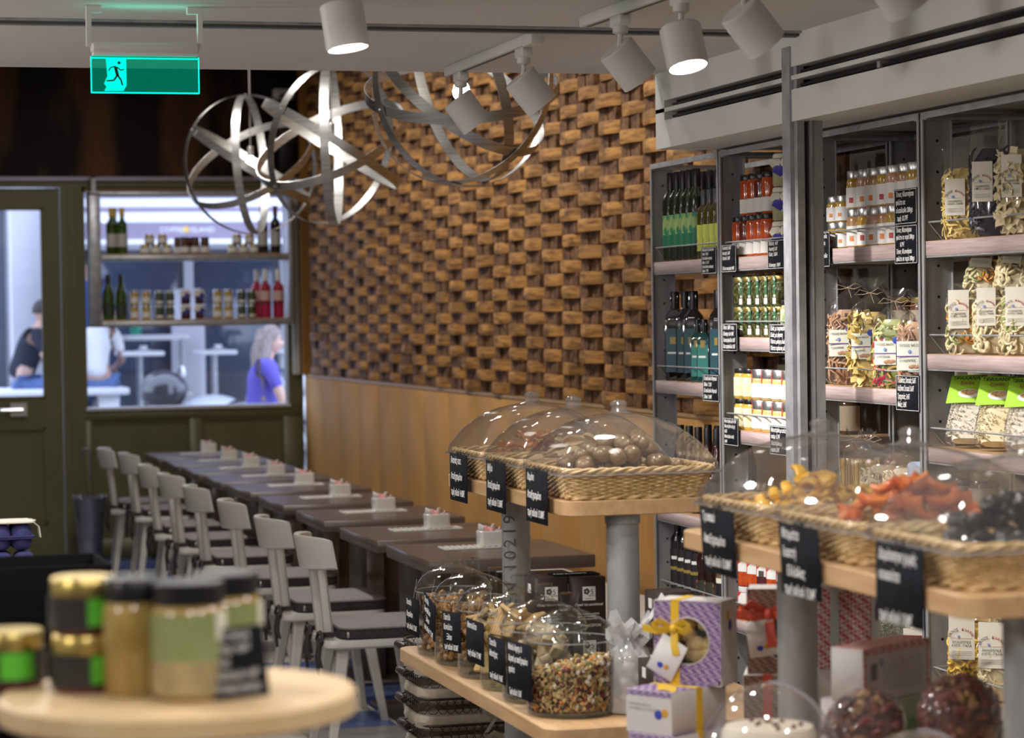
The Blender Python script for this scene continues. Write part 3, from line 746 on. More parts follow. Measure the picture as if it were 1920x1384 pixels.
k = Kind(bottle('wine_bottle', 'bottle', .037, .315, G_GREEN, C_GOLD, .06, [(.16, .44, 200, 340, L_GREY)]))
for lab, x, y in (('green wine bottle with yellow capsule, first on the upper window shelf', 1.927, YS - .03), ('green wine bottle with yellow capsule, second on the upper window shelf', 2.0, YS - .03), ('green wine bottle with yellow capsule standing behind the first two in the window', 1.957, YS + .05)): k.put(lab, (x, y, Z1), 0, g1)
k = Kind(bottle('wine_bottle', 'bottle', .037, .325, G_BLACK, C_RED, .07, [(.16, .46, 200, 340, L_GREY)]))
for lab, x, y in (('black wine bottle with red capsule, inner one at the upper window shelf end', 2.962, YS - .03), ('black wine bottle with red capsule, outermost on the upper window shelf', 3.052, YS - .03)): k.put(lab, (x, y, Z1), 0, g1)
k = Kind(bottle('wine_bottle', 'bottle', .040, .31, G_GREEN, C_BLK, .075, [(.10, .34, 190, 350, L_DARK)], 'slope'))
for lab, x in (('sloping green wine bottle with black cap, first on the lower window shelf', 1.90), ('sloping green wine bottle with black cap, second on the lower window shelf', 1.985)): k.put(lab, (x, YS - .02, Z2), 0, g1)
k = Kind(bottle('rose_bottle', 'bottle', .039, .335, G_ROSE, C_WHT, .075, [(.36, .56, 190, 350, L_PINK), (.30, .33, 190, 350, C_BLK)]))
for lab, x, y in (('rose wine bottle with white cap, inner one of the front pair in the window', 2.975, YS - .03), ('rose wine bottle with white cap, outermost on the lower window shelf', 3.065, YS - .03), ('rose wine bottle with white cap standing behind the front pair', 2.93, YS + .055)): k.put(lab, (x, y, Z2), 0, g1)
F_HERB = mat('herb_fill', (.16, .15, .10), .3, 0, (.32, .30, .20), 30); F_BROWN = mat('brown_preserve', (.10, .028, .010), .2, coat=.3); F_HONEY = mat('honey_fill', (.42, .28, .05), .2, coat=.3)
F_DKG = mat('dark_green_fill', (.03, .045, .02), .2, 0, (.07, .09, .035), 40, coat=.3); F_PLUM = mat('plum_fill', (.07, .012, .018), .2, coat=.3)
k = Kind(jar('paste_jar', 'jar', .034, .066, F_HERB, G_LID, .014, [(.15, .70, 180, 360, PAPER)]))
for gi, (x0, nm) in enumerate(((2.155, 'beside the yellow-capped wine'), (2.755, 'beside the red-capped wine'))):
    for j in range(3): k.put(f'pale herb jar, {ORD[j]} in the bottom row of the pile {nm}', (x0 + j*.074, YS - .02, Z1), .2*j, g2)
    for j in range(2): k.put(f'pale herb jar, {ORD[j]} in the top row of the pile {nm}', (x0 + .03 + j*.088, YS - .02, Z1 + .0662), .3*j, g2)
k = Kind(jar('preserve_jar', 'jar', .031, .115, F_BROWN, K_LID, .016, [(.08, .42, 190, 350, PAPER)]))
for j, (x, y) in enumerate(((2.425, YS - .03), (2.495, YS - .03), (2.562, YS - .03), (2.39, YS + .045), (2.46, YS + .045))):
    k.put('tall brown preserve jar, ' + ('front row ' + ORD[j] if j < 3 else 'back row ' + ORD[j - 3]) + ' in the middle of the upper window shelf', (x, y, Z1), 0, g2)
def stack22(mk, x0, dx, nm, h, z=Z2):
    k = Kind(mk)
    for a in range(2):
        for b in range(2): k.put(f'{nm}, {("lower", "upper")[b]} {("inner", "outer")[a]} one of four', (x0 + a*dx, YS - .02, z + b*(h + .0003)), .2*a, g2)
stack22(jar('honey_jar', 'jar', .031, .100, F_HONEY, S_LID, .014, [(.15, .55, 190, 350, PAPER)]), 2.075, .080, 'golden honey jar next to the green wine', .100)
stack22(jar('caper_jar', 'jar', .031, .098, F_DKG, S_LID, .014, [(.12, .30, 220, 320, PAPER)]), 2.245, .072, 'dark green jar next to the golden honey', .098)
stack22(jar('plum_jar', 'jar', .034, .098, F_PLUM, S_LID, .014, [], cloth=CLOTH, tagm=mat('blue_tag', (.06, .06, .30), .5)), 2.425, .096, 'cloth-topped jam jar with blue tag', .101)
stack22(jar('honey_jar', 'jar', .031, .100, F_HONEY, S_LID, .014, [(.15, .55, 190, 350, PAPER)]), 2.645, .076, 'golden honey jar next to the cloth-topped jars', .100)
stack22(jar('caper_jar', 'jar', .031, .098, F_DKG, S_LID, .014, [(.12, .30, 220, 320, PAPER)]), 2.81, .068, 'dark green jar next to the rose wine', .098)

# ============================================================ THE STREET
ASPH = mat('asphalt', (.20, .20, .21), .8, 0, (.26, .26, .27), 20)
struct(MB().box(-12, 17.76, -.2, 20, 40, -.02).build('street_ground', ASPH)); bpy.data.objects['street_ground'].name = 'floor_street'
struct(MB().box(-12, 22.2, -.02, 20, 40, .58).build('floor_terrace', mat('terrace_stone', (.40, .40, .42), .8, 0, (.48, .48, .50), 4)))
fac = mat('facade_plaster', (.62, .62, .66), .8, 0, (.68, .68, .72), 2); facd = mat('facade_dark', (.055, .065, .095), .6, 0, (.08, .09, .125), 2)
bl = thing('coffee_shop_front', 'dark coffee shop front across the street with striped awning and sign', 'building', (0, 25, .58))
MB().box(-6, 0, 0, 12, .4, 6).build('wall', fac, bl)
MB().box(2.5, -.03, 0, 8, 0, 1.75).build('dark_shopfront', facd, bl)
MB().box(1.0, -.03, 0, 1.75, 0, 2.2).build('dark_doorway', facd, bl)
for i in range(4): MB().cbox(2.62 + i*.95, -.05, .55, 3.42 + i*.95, -.03, 1.65, .01).build('shop_window', mat('shop_window_glass', (.05, .07, .12), .1, spec=.8), bl)
for i in range(5): MB().cbox(2.53 + i*.95, -.09, 0, 2.62 + i*.95, -.03, 1.75, .01).build('mullion', fac, bl)
MB().cbox(1.78, -.22, 0, 2.12, 0, 6, .02).build('pillar', fac, bl); MB().cbox(3.32, -.5, 0, 3.62, -.2, 1.36, .05).build('grey_column', fac, bl)
MB().box(2.2, -2.2, 2.35, 8, -.0, 2.45).build('canopy_roof', mat('canopy_lilac', (.42, .38, .46), .7), bl)
AW = thing('striped_awning', 'white and lilac striped awning over the coffee shop front', 'awning', (0, 21.5, 0))
wst = mat('awning_white', (.80, .80, .82), .7); lst = mat('awning_lilac', (.27, .22, .30), .7)
zz = [2.285, 2.325, 2.47, 2.555, 2.60, 2.675, 2.72, 2.80]
for i in range(len(zz) - 1): MB().box(2.0, -.02 + .02*i, zz[i], 6, .0 + .02*i, zz[i+1]).build('stripe', wst if i % 2 == 0 else lst, AW)
MB().box(2.0, .0, 2.80, 6, 2.6, 2.84).build('awning_roof', lst, AW)
for x in (2.05, 5.9): MB().tube([(x, .05, .0), (x, .05, 2.8)], .03, 10).build('post', wst, AW)
letters('COFFEE', .062, INK, AW, (2.80, -.0215 + .02, 2.385)); letters('ISLAND', .062, INK, AW, (3.06, -.0015, 2.385))
MB().lathe([(0, 0), (.026, 0), (.026, .004), (0, .004)], 16).xf(Matrix.Translation((3.025, -.0005, 2.407)) @ Matrix.Rotation(PI/2, 4, 'X')).build('sign_dot', mat('sign_yellow', (.75, .50, .12), .6), AW)
for i, (x0, x1) in enumerate(((2.66, 3.05), (3.38, 3.72), (3.95, 4.4))):
    t = thing('bar_table', f'white bar table on the terrace across the street, {ORD[i]} from the seated man', 'table', ((x0 + x1)/2, 23.5, .58), 0, 'bar tables across the street')
    MB().cbox(-(x1 - x0)/2, -.3, .735, (x1 - x0)/2, .3, .775, .01).build('table_top', wst, t); MB().tube([(0, 0, .02), (0, 0, .74)], .03, 10).build('post', GALV, t); MB().lathe([(0, 0), (.2, 0), (.2, .015), (.03, .03), (0, .03)], 20).build('base', GALV, t)
    if i < 2:
        s_ = thing('white_cup', f'white cup and saucer on the {ORD[i]} bar table across the street', 'cup', ((x0 + x1)/2 + .03, 23.45, 1.3555), 0)
        MB().lathe([(0, 0), (.03, 0), (.07, .012), (.07, .016), (0, .008)], 18).build('saucer', wst, s_); MB().lathe([(0, .01), (.025, .01), (.038, .05), (.035, .05), (.022, .014), (0, .014)], 16).build('cup', wst, s_)
gp = thing('green_pot', 'small green pot on the ledge behind the bar tables', 'pot', (2.92, 24.3, 1.5))
MB().lathe([(0, 0), (.045, 0), (.06, .10), (.052, .10), (.04, .02), (0, .02)], 16).build('pot_body', mat('green_glaze', (.03, .35, .20), .3), gp); MB().lathe([(0, .085), (.05, .085), (0, .09)], 12).build('soil', F_BROWN, gp)
lg = thing('ledge', 'pale ledge on posts behind the bar tables across the street', 'ledge', (3.0, 24.3, .58))
MB().cbox(-.42, -.12, .87, .42, .12, .92, .008).build('board', wst, lg)
for x in (-.36, .36): MB().tube([(x, 0, 0), (x, 0, .87)], .025, 8).build('post', GALV, lg)
bsh = thing('street_bench', 'white block bench on the terrace under the two seated men', 'bench', (2.05, 23.2, .58))
MB().cbox(-.75, -.45, .40, .62, .45, .46, .01).build('seat_slab', wst, bsh)
for x in (-.62, -.05, .45): MB().cbox(x - .09, -.35, 0, x + .09, .35, .40, .01).build('block', wst, bsh)

# ---- people: skinned bodies, one mesh each, clothes and hair as children
def skinbody(name, J, E, mt, parent, sub=2):
    me = bpy.data.meshes.new(name); ks = list(J); idx = {k_: i for i, k_ in enumerate(ks)}
    me.from_pydata([J[k_][0] for k_ in ks], [(idx[a], idx[b]) for a, b in E], []); o = bpy.data.objects.new(name, me); col.objects.link(o)
    md = o.modifiers.new('skin', 'SKIN'); md.use_smooth_shade = True
    sv = me.skin_vertices[0].data
    for k_ in ks:
        q = J[k_][1]; sv[idx[k_]].radius = q if isinstance(q, tuple) else (q, q)
    sv[0].use_root = True
    ss = o.modifiers.new('sub', 'SUBSURF'); ss.levels = sub; ss.render_levels = sub
    dg = bpy.context.evaluated_depsgraph_get(); m2 = bpy.data.meshes.new_from_object(o.evaluated_get(dg)); bpy.data.objects.remove(o); bpy.data.meshes.remove(me)
    m2.name = name; m2.materials.clear(); m2.materials.append(mt)
    m2.polygons.foreach_set('use_smooth', [True]*len(m2.polygons))
    o = bpy.data.objects.new(name, m2); col.objects.link(o); adopt(o, parent); return o
SKIN = mat('skin', (.55, .34, .26), .5); HAIRB = mat('greying_long_hair', (.15, .105, .09), .55, 0, (.30, .24, .225), 18, (4, 4, .6)); HAIRD = mat('dark_hair', (.03, .022, .02), .6)
DENIM = mat('denim', (.08, .14, .32), .8, 0, (.11, .18, .38), 30); NAVY = mat('navy_shirt', (.012, .015, .03), .8); WSH = mat('white_shirt', (.82, .82, .82), .8, bump=.4, bscale=9); VIOL = mat('violet_top', (.10, .08, .42), .8, bump=.3, bscale=12)
def person(label, loc, rz, pose, shirt, trousers, hair, longhair=False):
    """faces +x; pose 'walk' or 'sit'"""
    t = thing('person', label, 'person', loc, rz)
    hip = .90 if pose == 'walk' else .60
    J = {}; E = []
    def v(n, x, y, z, r): J[n] = ((x, y, z), r)
    ln = .05 if pose == 'walk' else .20          # forward lean of the chest
    v('pelvis', 0, 0, hip, (.13, .15)); v('waist', ln*.25, 0, hip + .16, (.105, .125)); v('chest', ln*.7, 0, hip + .36, (.12, .155)); v('collar', ln, 0, hip + .50, (.075, .10))
    v('neck', ln + .02, 0, hip + .56, .052); v('jaw', ln + .045, 0, hip + .63, .062)
    E += [('pelvis', 'waist'), ('waist', 'chest'), ('chest', 'collar'), ('collar', 'neck'), ('neck', 'jaw')]
    for s_, nm in ((1, 'l'), (-1, 'r')):
        v('sh' + nm, ln*.95, s_*.175, hip + .47, .058)
        if pose == 'walk': el = (ln - .10*s_, s_*.235, hip + .20); wr = (ln + .02 - .12*s_, s_*.235, hip - .02); hd = (ln + .05 - .13*s_, s_*.232, hip - .08)
        else: el = (ln + .07, s_*.235, hip + .20); wr = (ln + .30, s_*.13, hip + .12); hd = (ln + .37, s_*.10, hip + .12)
        v('el' + nm, *el, .043); v('wr' + nm, *wr, .029); v('ha' + nm, *hd, (.036, .022))
        E += [('collar', 'sh' + nm), ('sh' + nm, 'el' + nm), ('el' + nm, 'wr' + nm), ('wr' + nm, 'ha' + nm)]
        for q in range(4):
            v(f'f{q}{nm}', hd[0] + .045 + .01*q*(q < 2), hd[1] + (q - 1.5)*.016, hd[2] - .045, .008); v(f'g{q}{nm}', hd[0] + .055, hd[1] + (q - 1.5)*.015, hd[2] - .085 + .006*abs(q - 1), .007)
            E += [('ha' + nm, f'f{q}{nm}'), (f'f{q}{nm}', f'g{q}{nm}')]
        v('th' + nm, hd[0] + .035, hd[1] - s_*.04, hd[2] - .02, .009); E.append(('ha' + nm, 'th' + nm))
        if pose == 'walk': kn = (.14*s_, s_*.09, .50); an = (-.02 + .16*s_, s_*.085, .09) if s_ > 0 else (-.34, s_*.085, .14)
        else: kn = (.44, s_*.12, hip - .02); an = (.40, s_*.12, .08)
        v('hp' + nm, .02 if pose == 'walk' else .05, s_*.095, hip - .06, .092); v('kn' + nm, *kn, .062); v('an' + nm, *an, .042); v('to' + nm, an[0] + .15, an[1], an[2] - .055, (.042, .026))
        E += [('pelvis', 'hp' + nm), ('hp' + nm, 'kn' + nm), ('kn' + nm, 'an' + nm), ('an' + nm, 'to' + nm)]
    b = skinbody('body', J, E, SKIN, t)
    # head, shaped: cranium, face plane, nose, chin, ears
    hx, hz = ln + .055, hip + .70
    hd = MB(); rings = []
    for i in range(13):
        th = PI*i/12; z = -math.cos(th)*.122; row = []
        for j in range(20):
            a = 2*PI*j/20; rx = .092*math.sin(th)**.8 if i not in (0, 12) else .001; ry = .074*math.sin(th)**.8 if i not in (0, 12) else .001
            if z < -.03: rx *= 1 - .25*(-z - .03)/.09; ry *= 1 - .30*(-z - .03)/.09
            x = rx*math.cos(a) + (.012 if z < -.02 else 0); y = ry*math.sin(a)
            if math.cos(a) > .93 and -.06 < z < .012: x += .018*(1 - abs(z + .03)/.04) if abs(z + .03) < .04 else 0
            if math.cos(a) > .5 and abs(z - .012) < .02: x -= .006
            row.append((hx + x, y, hz + z))
        rings.append(row)
    hd.loft(rings, cap=False); hd.build('head', SKIN, t)
    for s_ in (1, -1):
        MB().ell((hx + .078, s_*.030, hz + .008), .010, .014, .009, 10, 6).build('eye', mat('eye_dark', (.04, .03, .03), .3), t)
        MB().ell((hx - .005, s_*.075, hz - .01), .018, .008, .030, 10, 6).build('ear', SKIN, t)
    MB().ell((hx + .080, 0, hz - .068), .010, .024, .006, 10, 5).build('mouth', mat('lips', (.42, .16, .14), .5), t)
    # hair
    hb = MB(); rings = []
    for i in range(10):
        th = PI*.5*i/9*1.08; row = []
        for j in range(24):
            a = 2*PI*j/24; front = max(0, math.cos(a)); lo = th if front < .3 else min(th, PI*.36 + (1 - front)*.5)
            q = .102*math.sin(lo); z = .128*math.cos(lo)
            row.append((hx - .004 + q*math.cos(a)*1.02, q*.86*math.sin(a), hz + .008 + z))
        rings.append(row)
    hb.loft(rings, cap=False); hb.build('hair', hair, t)
    if longhair:
        lh = MB(); rings = []; rr = random.Random(9)
        for i in range(12):
            q = i/11; z = hz + .10 - q*.62; xc = hx - .045 - .03*math.sin(q*PI) - .05*q; w = .055 + .065*math.sin(min(1, q*1.3)*PI*.8); d = .07 + .02*math.sin(q*5)
            rings.append([(xc + d*math.cos(2*PI*j/20)*(1 + rr.uniform(-.10, .10)), (w + .03)*math.sin(2*PI*j/20)*(1 + rr.uniform(-.10, .10)), z) for j in range(20)])
        lh.loft(rings).build('long_hair', hair, t)
    # clothes: shirt over the torso and upper arms, trousers over the legs
    Js = {k_: (p, (q[0] + .014, q[1] + .014) if isinstance(q, tuple) else q + .014) for k_, (p, q) in J.items()}
    def sub_(keys): return {k_: Js[k_] for k_ in keys}
    def mid(a, b_, f, r): pa, pb = Vector(J[a][0]), Vector(J[b_][0]); return (tuple(pa.lerp(pb, f)), r)
    S = sub_(['pelvis', 'waist', 'chest', 'collar', 'shl', 'shr']); S['sl'] = mid('shl', 'ell', .75, .055); S['sr'] = mid('shr', 'elr', .75, .055)
    skinbody('shirt', S, [('pelvis', 'waist'), ('waist', 'chest'), ('chest', 'collar'), ('collar', 'shl'), ('collar', 'shr'), ('shl', 'sl'), ('shr', 'sr')], shirt, t)
    Tk = sub_(['pelvis', 'hpl', 'hpr', 'knl', 'knr', 'anl', 'anr'])
    skinbody('trousers', Tk, [('pelvis', 'hpl'), ('pelvis', 'hpr'), ('hpl', 'knl'), ('hpr', 'knr'), ('knl', 'anl'), ('knr', 'anr')], trousers, t)
    for nm in 'lr':
        a_ = J['an' + nm][0]; MB().ell((a_[0] + .07, a_[1], a_[2] - .045), .135, .048, .045, 14, 8).build('shoe', mat('dark_shoe', (.03, .03, .035), .5), t)
    return t
person('woman with long grey-blonde hair in a violet top walking past the window', (3.40, 20.1, -.02), .0, 'walk', VIOL, DENIM, HAIRB, True).scale = (.93, .93, .93)
person('man in navy polo shirt and jeans sitting bent over on the bench outside', (1.72, 23.1, .58), 0, 'sit', NAVY, DENIM, HAIRD).scale = (.88, .88, .88)
person('person in a loose white shirt sitting with the back to the window', (2.42, 23.15, .58), PI*.42, 'sit', WSH, DENIM, HAIRD).scale = (.88, .88, .88)
person('person in blue clothes standing beside the white bar table across the street', (2.40, 24.0, .58), 1.2, 'walk', mat('blue_jacket', (.04, .08, .30), .8), mat('violet_trousers', (.07, .07, .50), .8), HAIRD)

# ---- parked motorcycles
def motorcycle(label, loc, rz, body):
    t = thing('motorcycle', label, 'motorcycle', loc, rz)
    tyre = mat('tyre', (.015, .015, .016), .7)
    for x in (-.66, .66):
        w = t
        MB().tube([(x + .26*math.cos(a), 0, .31 + .26*math.sin(a)) for a in [2*PI*j/28 for j in range(28)]], .055, 10, closed=True).build('tyre', tyre, w)
        MB().lathe([(0, -.03), (.20, -.02), (.205, 0), (.20, .02), (0, .03)], 20).xf(Matrix.Translation((x, 0, .31)) @ Matrix.Rotation(PI/2, 4, 'X')).build('wheel_disc', GALV, w)
    MB().loft([[(-.55, y*.5, z) for y, z in ((-.08, .62), (.08, .62), (.06, .74), (-.06, .74))], [(-.2, y, z) for y, z in ((-.10, .45), (.10, .45), (.11, .76), (-.11, .76))], [(.15, y, z) for y, z in ((-.13, .40), (.13, .40), (.15, .86), (-.15, .86))], [(.42, y, z) for y, z in ((-.08, .45), (.08, .45), (.10, .88), (-.10, .88))]]).build('frame_fairing', body, t)
    MB().ell((.14, 0, .86), .27, .16, .13, 18, 10).build('fuel_tank', body, t)
    MB().loft([[(-.60, y, z) for y, z in ((-.10, .78), (.10, .78), (.09, .84), (-.09, .84))], [(-.3, y, z) for y, z in ((-.15, .76), (.15, .76), (.13, .85), (-.13, .85))], [(-.05, y, z) for y, z in ((-.11, .78), (.11, .78), (.09, .86), (-.09, .86))]]).build('saddle', tyre, t)
    MB().ell((-.62, 0, 1.06), .20, .21, .17, 18, 10).build('top_case', body, t); MB().box(-.72, -.05, .82, -.55, .05, .92).build('rack', GALV, t)
    for s_ in (-1, 1): MB().tube([(.66, s_*.08, .31), (.46, s_*.08, .92)], .025, 8).build('fork', GALV, t)
    MB().tube([(.30, -.36, 1.0), (.42, -.2, 1.04), (.44, 0, 1.0), (.42, .2, 1.04), (.30, .36, 1.0)], .014, 8).build('handlebar', BRUSH, t)
    MB().ell((.60, 0, .88), .09, .10, .10, 14, 8).build('headlamp', mat('lamp_glass', (.8, .8, .82), .15), t)
    MB().loft([[(.56, y, .95) for y in (-.13, 0, .13)] + [(.54, y, .95) for y in (.13, 0, -.13)], [(.42, y, 1.22) for y in (-.10, 0, .10)] + [(.41, y, 1.22) for y in (.10, 0, -.10)]]).build('windscreen', thin_glass('tinted_screen', (.5, .55, .65), .03, 1.45), t)
    for s_ in (-1, 1):
        MB().tube([(.38, s_*.24, 1.03), (.40, s_*.30, 1.15)], .008, 6).build('mirror_stalk', BRUSH, t)
        MB().lathe([(0, 0), (.055, 0), (.055, .012), (.03, .025), (0, .028)], 18).xf(Matrix.Translation((.40, s_*.32, 1.19)) @ Matrix.Rotation(-PI/2, 4, 'Y')).build('mirror', mat('mirror_white', (.85, .85, .86), .25), t)
    return t
motorcycle('dark motorcycle with rounded top case parked nearest to the window', (3.34, 20.95, .0), .15, mat('bike_dark', (.03, .035, .05), .2, coat=.6))
motorcycle('pale motorcycle parked behind the walking woman', (3.42, 21.85, .0), PI - .12, mat('bike_pale', (.55, .57, .62), .25, coat=.5))

# ============================================================ STEEL SHELVING ALONG THE WALL
XS = 2.90
BOLT = mat('bolt_hole', (.005, .005, .006), .6)
LVL = {1: (1.828, 1.404, .943, .633, .10), 2: (1.825, 1.563, 1.258, .945, .633, .10), 3: (1.830, 1.423, 1.05, .62, .10), 4: (1.831, 1.525, 1.272, .62, .10)}
BAY = {1: (8.68, 7.972), 2: (7.958, 7.185), 3: (7.168, 6.372), 4: (6.356, 5.56)}
BNAME = {1: 'farthest steel shelving bay, holding oil bottles', 2: 'steel shelving bay of small jars beside the jamb post', 3: 'steel shelving bay with white-labelled jars and pasta bags', 4: 'nearest steel shelving bay, full of pasta bags'}
def upright(y, side, x0, w=.085):
    """pressed steel post: a web across the shelf depth with a folded front lip"""
    m = MB(); m.box(x0, y - .002, 0, x0 + w, y + .002, 2.18)
    a, b = (y - .012, y + .002) if side > 0 else (y - .002, y + .012)
    m.box(x0 - .002, a, 0, x0 + .002, b, 2.18); m.box(x0 + w - .002, a, 0, x0 + w, b, 2.18)
    return m
for n_, (yf, yn) in BAY.items():
    u = thing('shelving_unit', BNAME[n_], 'shelf', (0, 0, 0), 0, 'steel shelving bays along the wall')
    for y, sd in ((yf, 1), (yn, -1)):
        for x0, nm in ((XS, 'front_post'), (3.165, 'rear_post')):
            p = upright(y, sd, x0).build(nm, GALVD, u)
            hm = MB()
            for k_ in range(24):
                z = .15 + k_*.085
                hm.lathe([(0, 0), (.0042, 0), (.0042, .0006), (0, .0006)], 8).xf(Matrix.Identity(4)) if False else None
                s0 = MB().lathe([(0, 0), (.0042, 0), (.0042, .0007), (0, .0007)], 8).xf(Matrix.Translation((x0 + .045, y - .0021, z)) @ Matrix.Rotation(PI/2, 4, 'X')); hm.add(s0.v, s0.f)
            hm.build('bolt_holes', BOLT, p, kind='stuff')
    for x0 in (XS, 3.235):
        MB().box(x0 - .003, yn + .002, 2.163, x0 + .003, yf - .002, 2.181).build('top_rail', GALV, u); MB().box(x0, yn + .002, 2.177, x0 + .035, yf - .002, 2.181).build('top_flange', GALVD, u)
    for y in (yn + .02, yf - .02): MB().box(XS, y - .012, 2.160, 3.25, y + .012, 2.177).build('cross_bar', GALVD, u)
    for z in LVL[n_]:
        s_ = MB().cbox(XS + .004, yn + .006, z - .040, 3.245, yf - .006, z, .0015).build('shelf_board', SHELFW, u)
        MB().box(XS + .006, yn + .006, z - .0445, 3.24, yf - .006, z - .040).build('shelf_tray', GALV, s_)
        MB().box(XS + .004, yn + .006, z - .0005, 3.2, yf - .006, z + .0006).build('oak_face', OAK, s_)
        rl = MB().tube([(XS + .06, yf - .014, z + .052), (XS + .012, yf - .014, z + .052), (XS + .010, yn + .014, z + .052), (XS + .06, yn + .014, z + .052)], .0026, 6)
        for y in (yf - .014, yn + .014): rl.tube([(XS + .012, y, z + .052), (XS + .055, y, z + .002)], .002, 5)
        rl.build('guard_rail', GALV, s_)

def card(name, label, w, h, lines, loc, rz, tilt=0, size=None, border=True, cat='sign', group=None, shear=.25, bmat=None, ls=1.0, sx=.8):
    """chalk card: facing -y before turning"""
    t = thing(name, label, cat, loc, rz, group); t.rotation_euler = (tilt, 0, rz)
    MB().cbox(-w/2, -.0012, 0, w/2, .0012, h, .0006).build('card', bmat or CHALK, t)
    if border:
        b = MB(); e = .0022
        for q in ((-w/2 + e, e, w/2 - e, e*1.45), (-w/2 + e, h - e*1.45, w/2 - e, h - e), (-w/2 + e, e, -w/2 + e*1.45, h - e), (w/2 - e*1.45, e, w/2 - e, h - e)): b.box(q[0], -.0016, q[1], q[2], -.0011, q[3])
        b.build('border_line', INK, t)
    n = len(lines); size = size or h/(n + .8)
    lsp = ls*h/(n + .35)/size*.98; me = text_mesh('\n'.join(lines), size, shear, lsp)
    wd = max((v_.co.x for v_ in me.vertices), default=.01); sx = min(sx, w*.80/wd)
    letters('\n'.join(lines), size, INK, t, (-w/2 + w*.07, -.0014, h - size*1.05), shear=shear, ls=lsp, sx=sx)
    return t
FACE = -PI/2                       # things turned to the shop floor (towards -x)
FCAM = -.62                        # things turned half towards the counter
gsh = 'items on the steel shelving'
def row(kind, nm, n, y0, dy, x, z, group, rz=FACE, ord0=0, wh=''):
    for i in range(n): kind.put(f'{nm}, {ORD[i + ord0]} from far end {wh}'.strip(), (x + (.004 if i % 2 else 0), y0 - i*dy, z), rz + (.1 if i % 2 else 0), group)
# --- bay 1: oils and vinegars
lab_g = mat('green_oil_label', (.02, .22, .10), .5, 0, (.30, .42, .14), 26, (1, 1, 1), 3, (.45, .5)); lab_y = mat('lime_label', (.55, .62, .10), .5, 0, (.40, .10, .05), 60, (1, 1, 1), 2, (.62, .66))
lab_t = mat('teal_label', (.012, .085, .085), .45, 0, (.015, .05, .14), 5); lab_go = mat('gold_print', (.35, .24, .05), .4)
g = 'olive oil bottles on the top shelf'
oil1 = Kind(bottle('olive_oil_bottle', 'bottle', .031, .315, G_DARK, C_BLK, .075, [(.17, .30, 120, 330, mat('dark_green_label', (.012, .17, .085), .5)), (.30, .52, 120, 330, lab_g), (.62, .72, 180, 200, PAPER)], 'oil'))
for i in range(5): oil1.put(f'dark olive oil bottle with green label, {ORD[i]} from far end, front row', (2.95, 8.60 - i*.068, 1.829), FCAM, g)
for i in range(5): oil1.put(f'dark olive oil bottle with green label, {ORD[i]} from far end, back row', (3.03, 8.56 - i*.075, 1.829), FCAM, g)
oil2 = Kind(bottle('olive_oil_bottle', 'bottle', .026, .235, mat('olive_oil_glass', (.06, .045, .006), .08, coat=.3), mat('grey_capsule', (.07, .07, .085), .3), .07, [(.12, .50, 190, 330, lab_y)], 'oil'))
for i in range(4): oil2.put(f'small olive oil bottle with lime label, {ORD[i]} from the green-labelled ones', (2.945, 8.235 - i*.062, 1.829), FCAM, g)
g = 'teal-labelled oil bottles'
oil3 = Kind(bottle('square_oil_bottle', 'bottle', .036, .315, G_BLACK, C_BLK, .06, [], 'oil', sq=True))
def sqlabel(k, h0, h1, mt, r=.036):
    r0 = k.mk()
    for a in (0, PI/2, PI, -PI/2):
        MB().box(-r*.72, -r*.868, h0, r*.72, -r*.860, h1).xf(Matrix.Rotation(a, 4, 'Z')).build('label', mt, r0)
    MB().box(-r*.3, -r*.876, h0 + .10, r*.3, -r*.866, h0 + .125).build('gold_mark', lab_go, r0); MB().box(-r*.55, -r*.876, h0 + .065, r*.4, -r*.866, h0 + .072).build('white_mark', INK, r0)
    k.root = r0; return r0
def putk(k, first, label, loc, rz, g, **kw):
    if first: r0 = k.root; r0['label'] = label; r0.location = loc; r0.rotation_euler = (0, 0, rz); r0['group'] = g; return r0
    return k.put(label, loc, rz, g, **kw)
sqlabel(oil3, .03, .185, lab_t)
for i, (x, y) in enumerate(((2.95, 8.575), (2.955, 8.475), (2.96, 8.405), (2.95, 8.12), (2.955, 8.04))):
    putk(oil3, i == 0, f'tall square oil bottle with teal label, {ORD[i]} from far end, second shelf', (x, y, 1.405), FCAM + .1*(i % 2), g)
oil4 = Kind(bottle('square_oil_bottle', 'bottle', .026, .215, mat('teal_glass', (.01, .05, .05), .08, coat=.3), C_BLK, .05, [], 'oil', sq=True)); sqlabel(oil4, .02, .13, mat('teal_light_label', (.02, .20, .18), .45), .026)
for i, y in enumerate((8.305, 8.24)): putk(oil4, i == 0, f'small square oil bottle with teal label, {("farther", "nearer")[i]} one on the second shelf', (2.94, y, 1.405), FCAM, g)
vin = Kind(bottle('vinegar_bottle', 'bottle', .030, .30, mat('dark_red_glass', (.03, .006, .004), .07, coat=.3), C_BLK, .085, [(.10, .40, 170, 340, L_DARK)], 'slope'))
for i in range(6): vin.put(f'dark vinegar bottle with black cap, {ORD[i]} from far end, front row of third shelf', (2.96, 8.56 - i*.095, .944), FCAM, 'vinegar bottles on the third shelf')
for i in range(5): vin.put(f'dark vinegar bottle with black cap, {ORD[i]} from far end, back row of third shelf', (3.05, 8.52 - i*.10, .944), FCAM, 'vinegar bottles on the third shelf')
g = 'syrup and vinegar bottles on the low shelf'
sl = Kind(bottle('slim_bottle', 'bottle', .027, .285, G_BLACK, C_BLK, .075, [(.10, .60, 150, 350, mat('black_label', (.012, .010, .012), .5)), (.33, .37, 200, 330, lab_go), (.46, .50, 230, 300, INK), (.14, .16, 200, 320, L_GREY)], 'oil'))
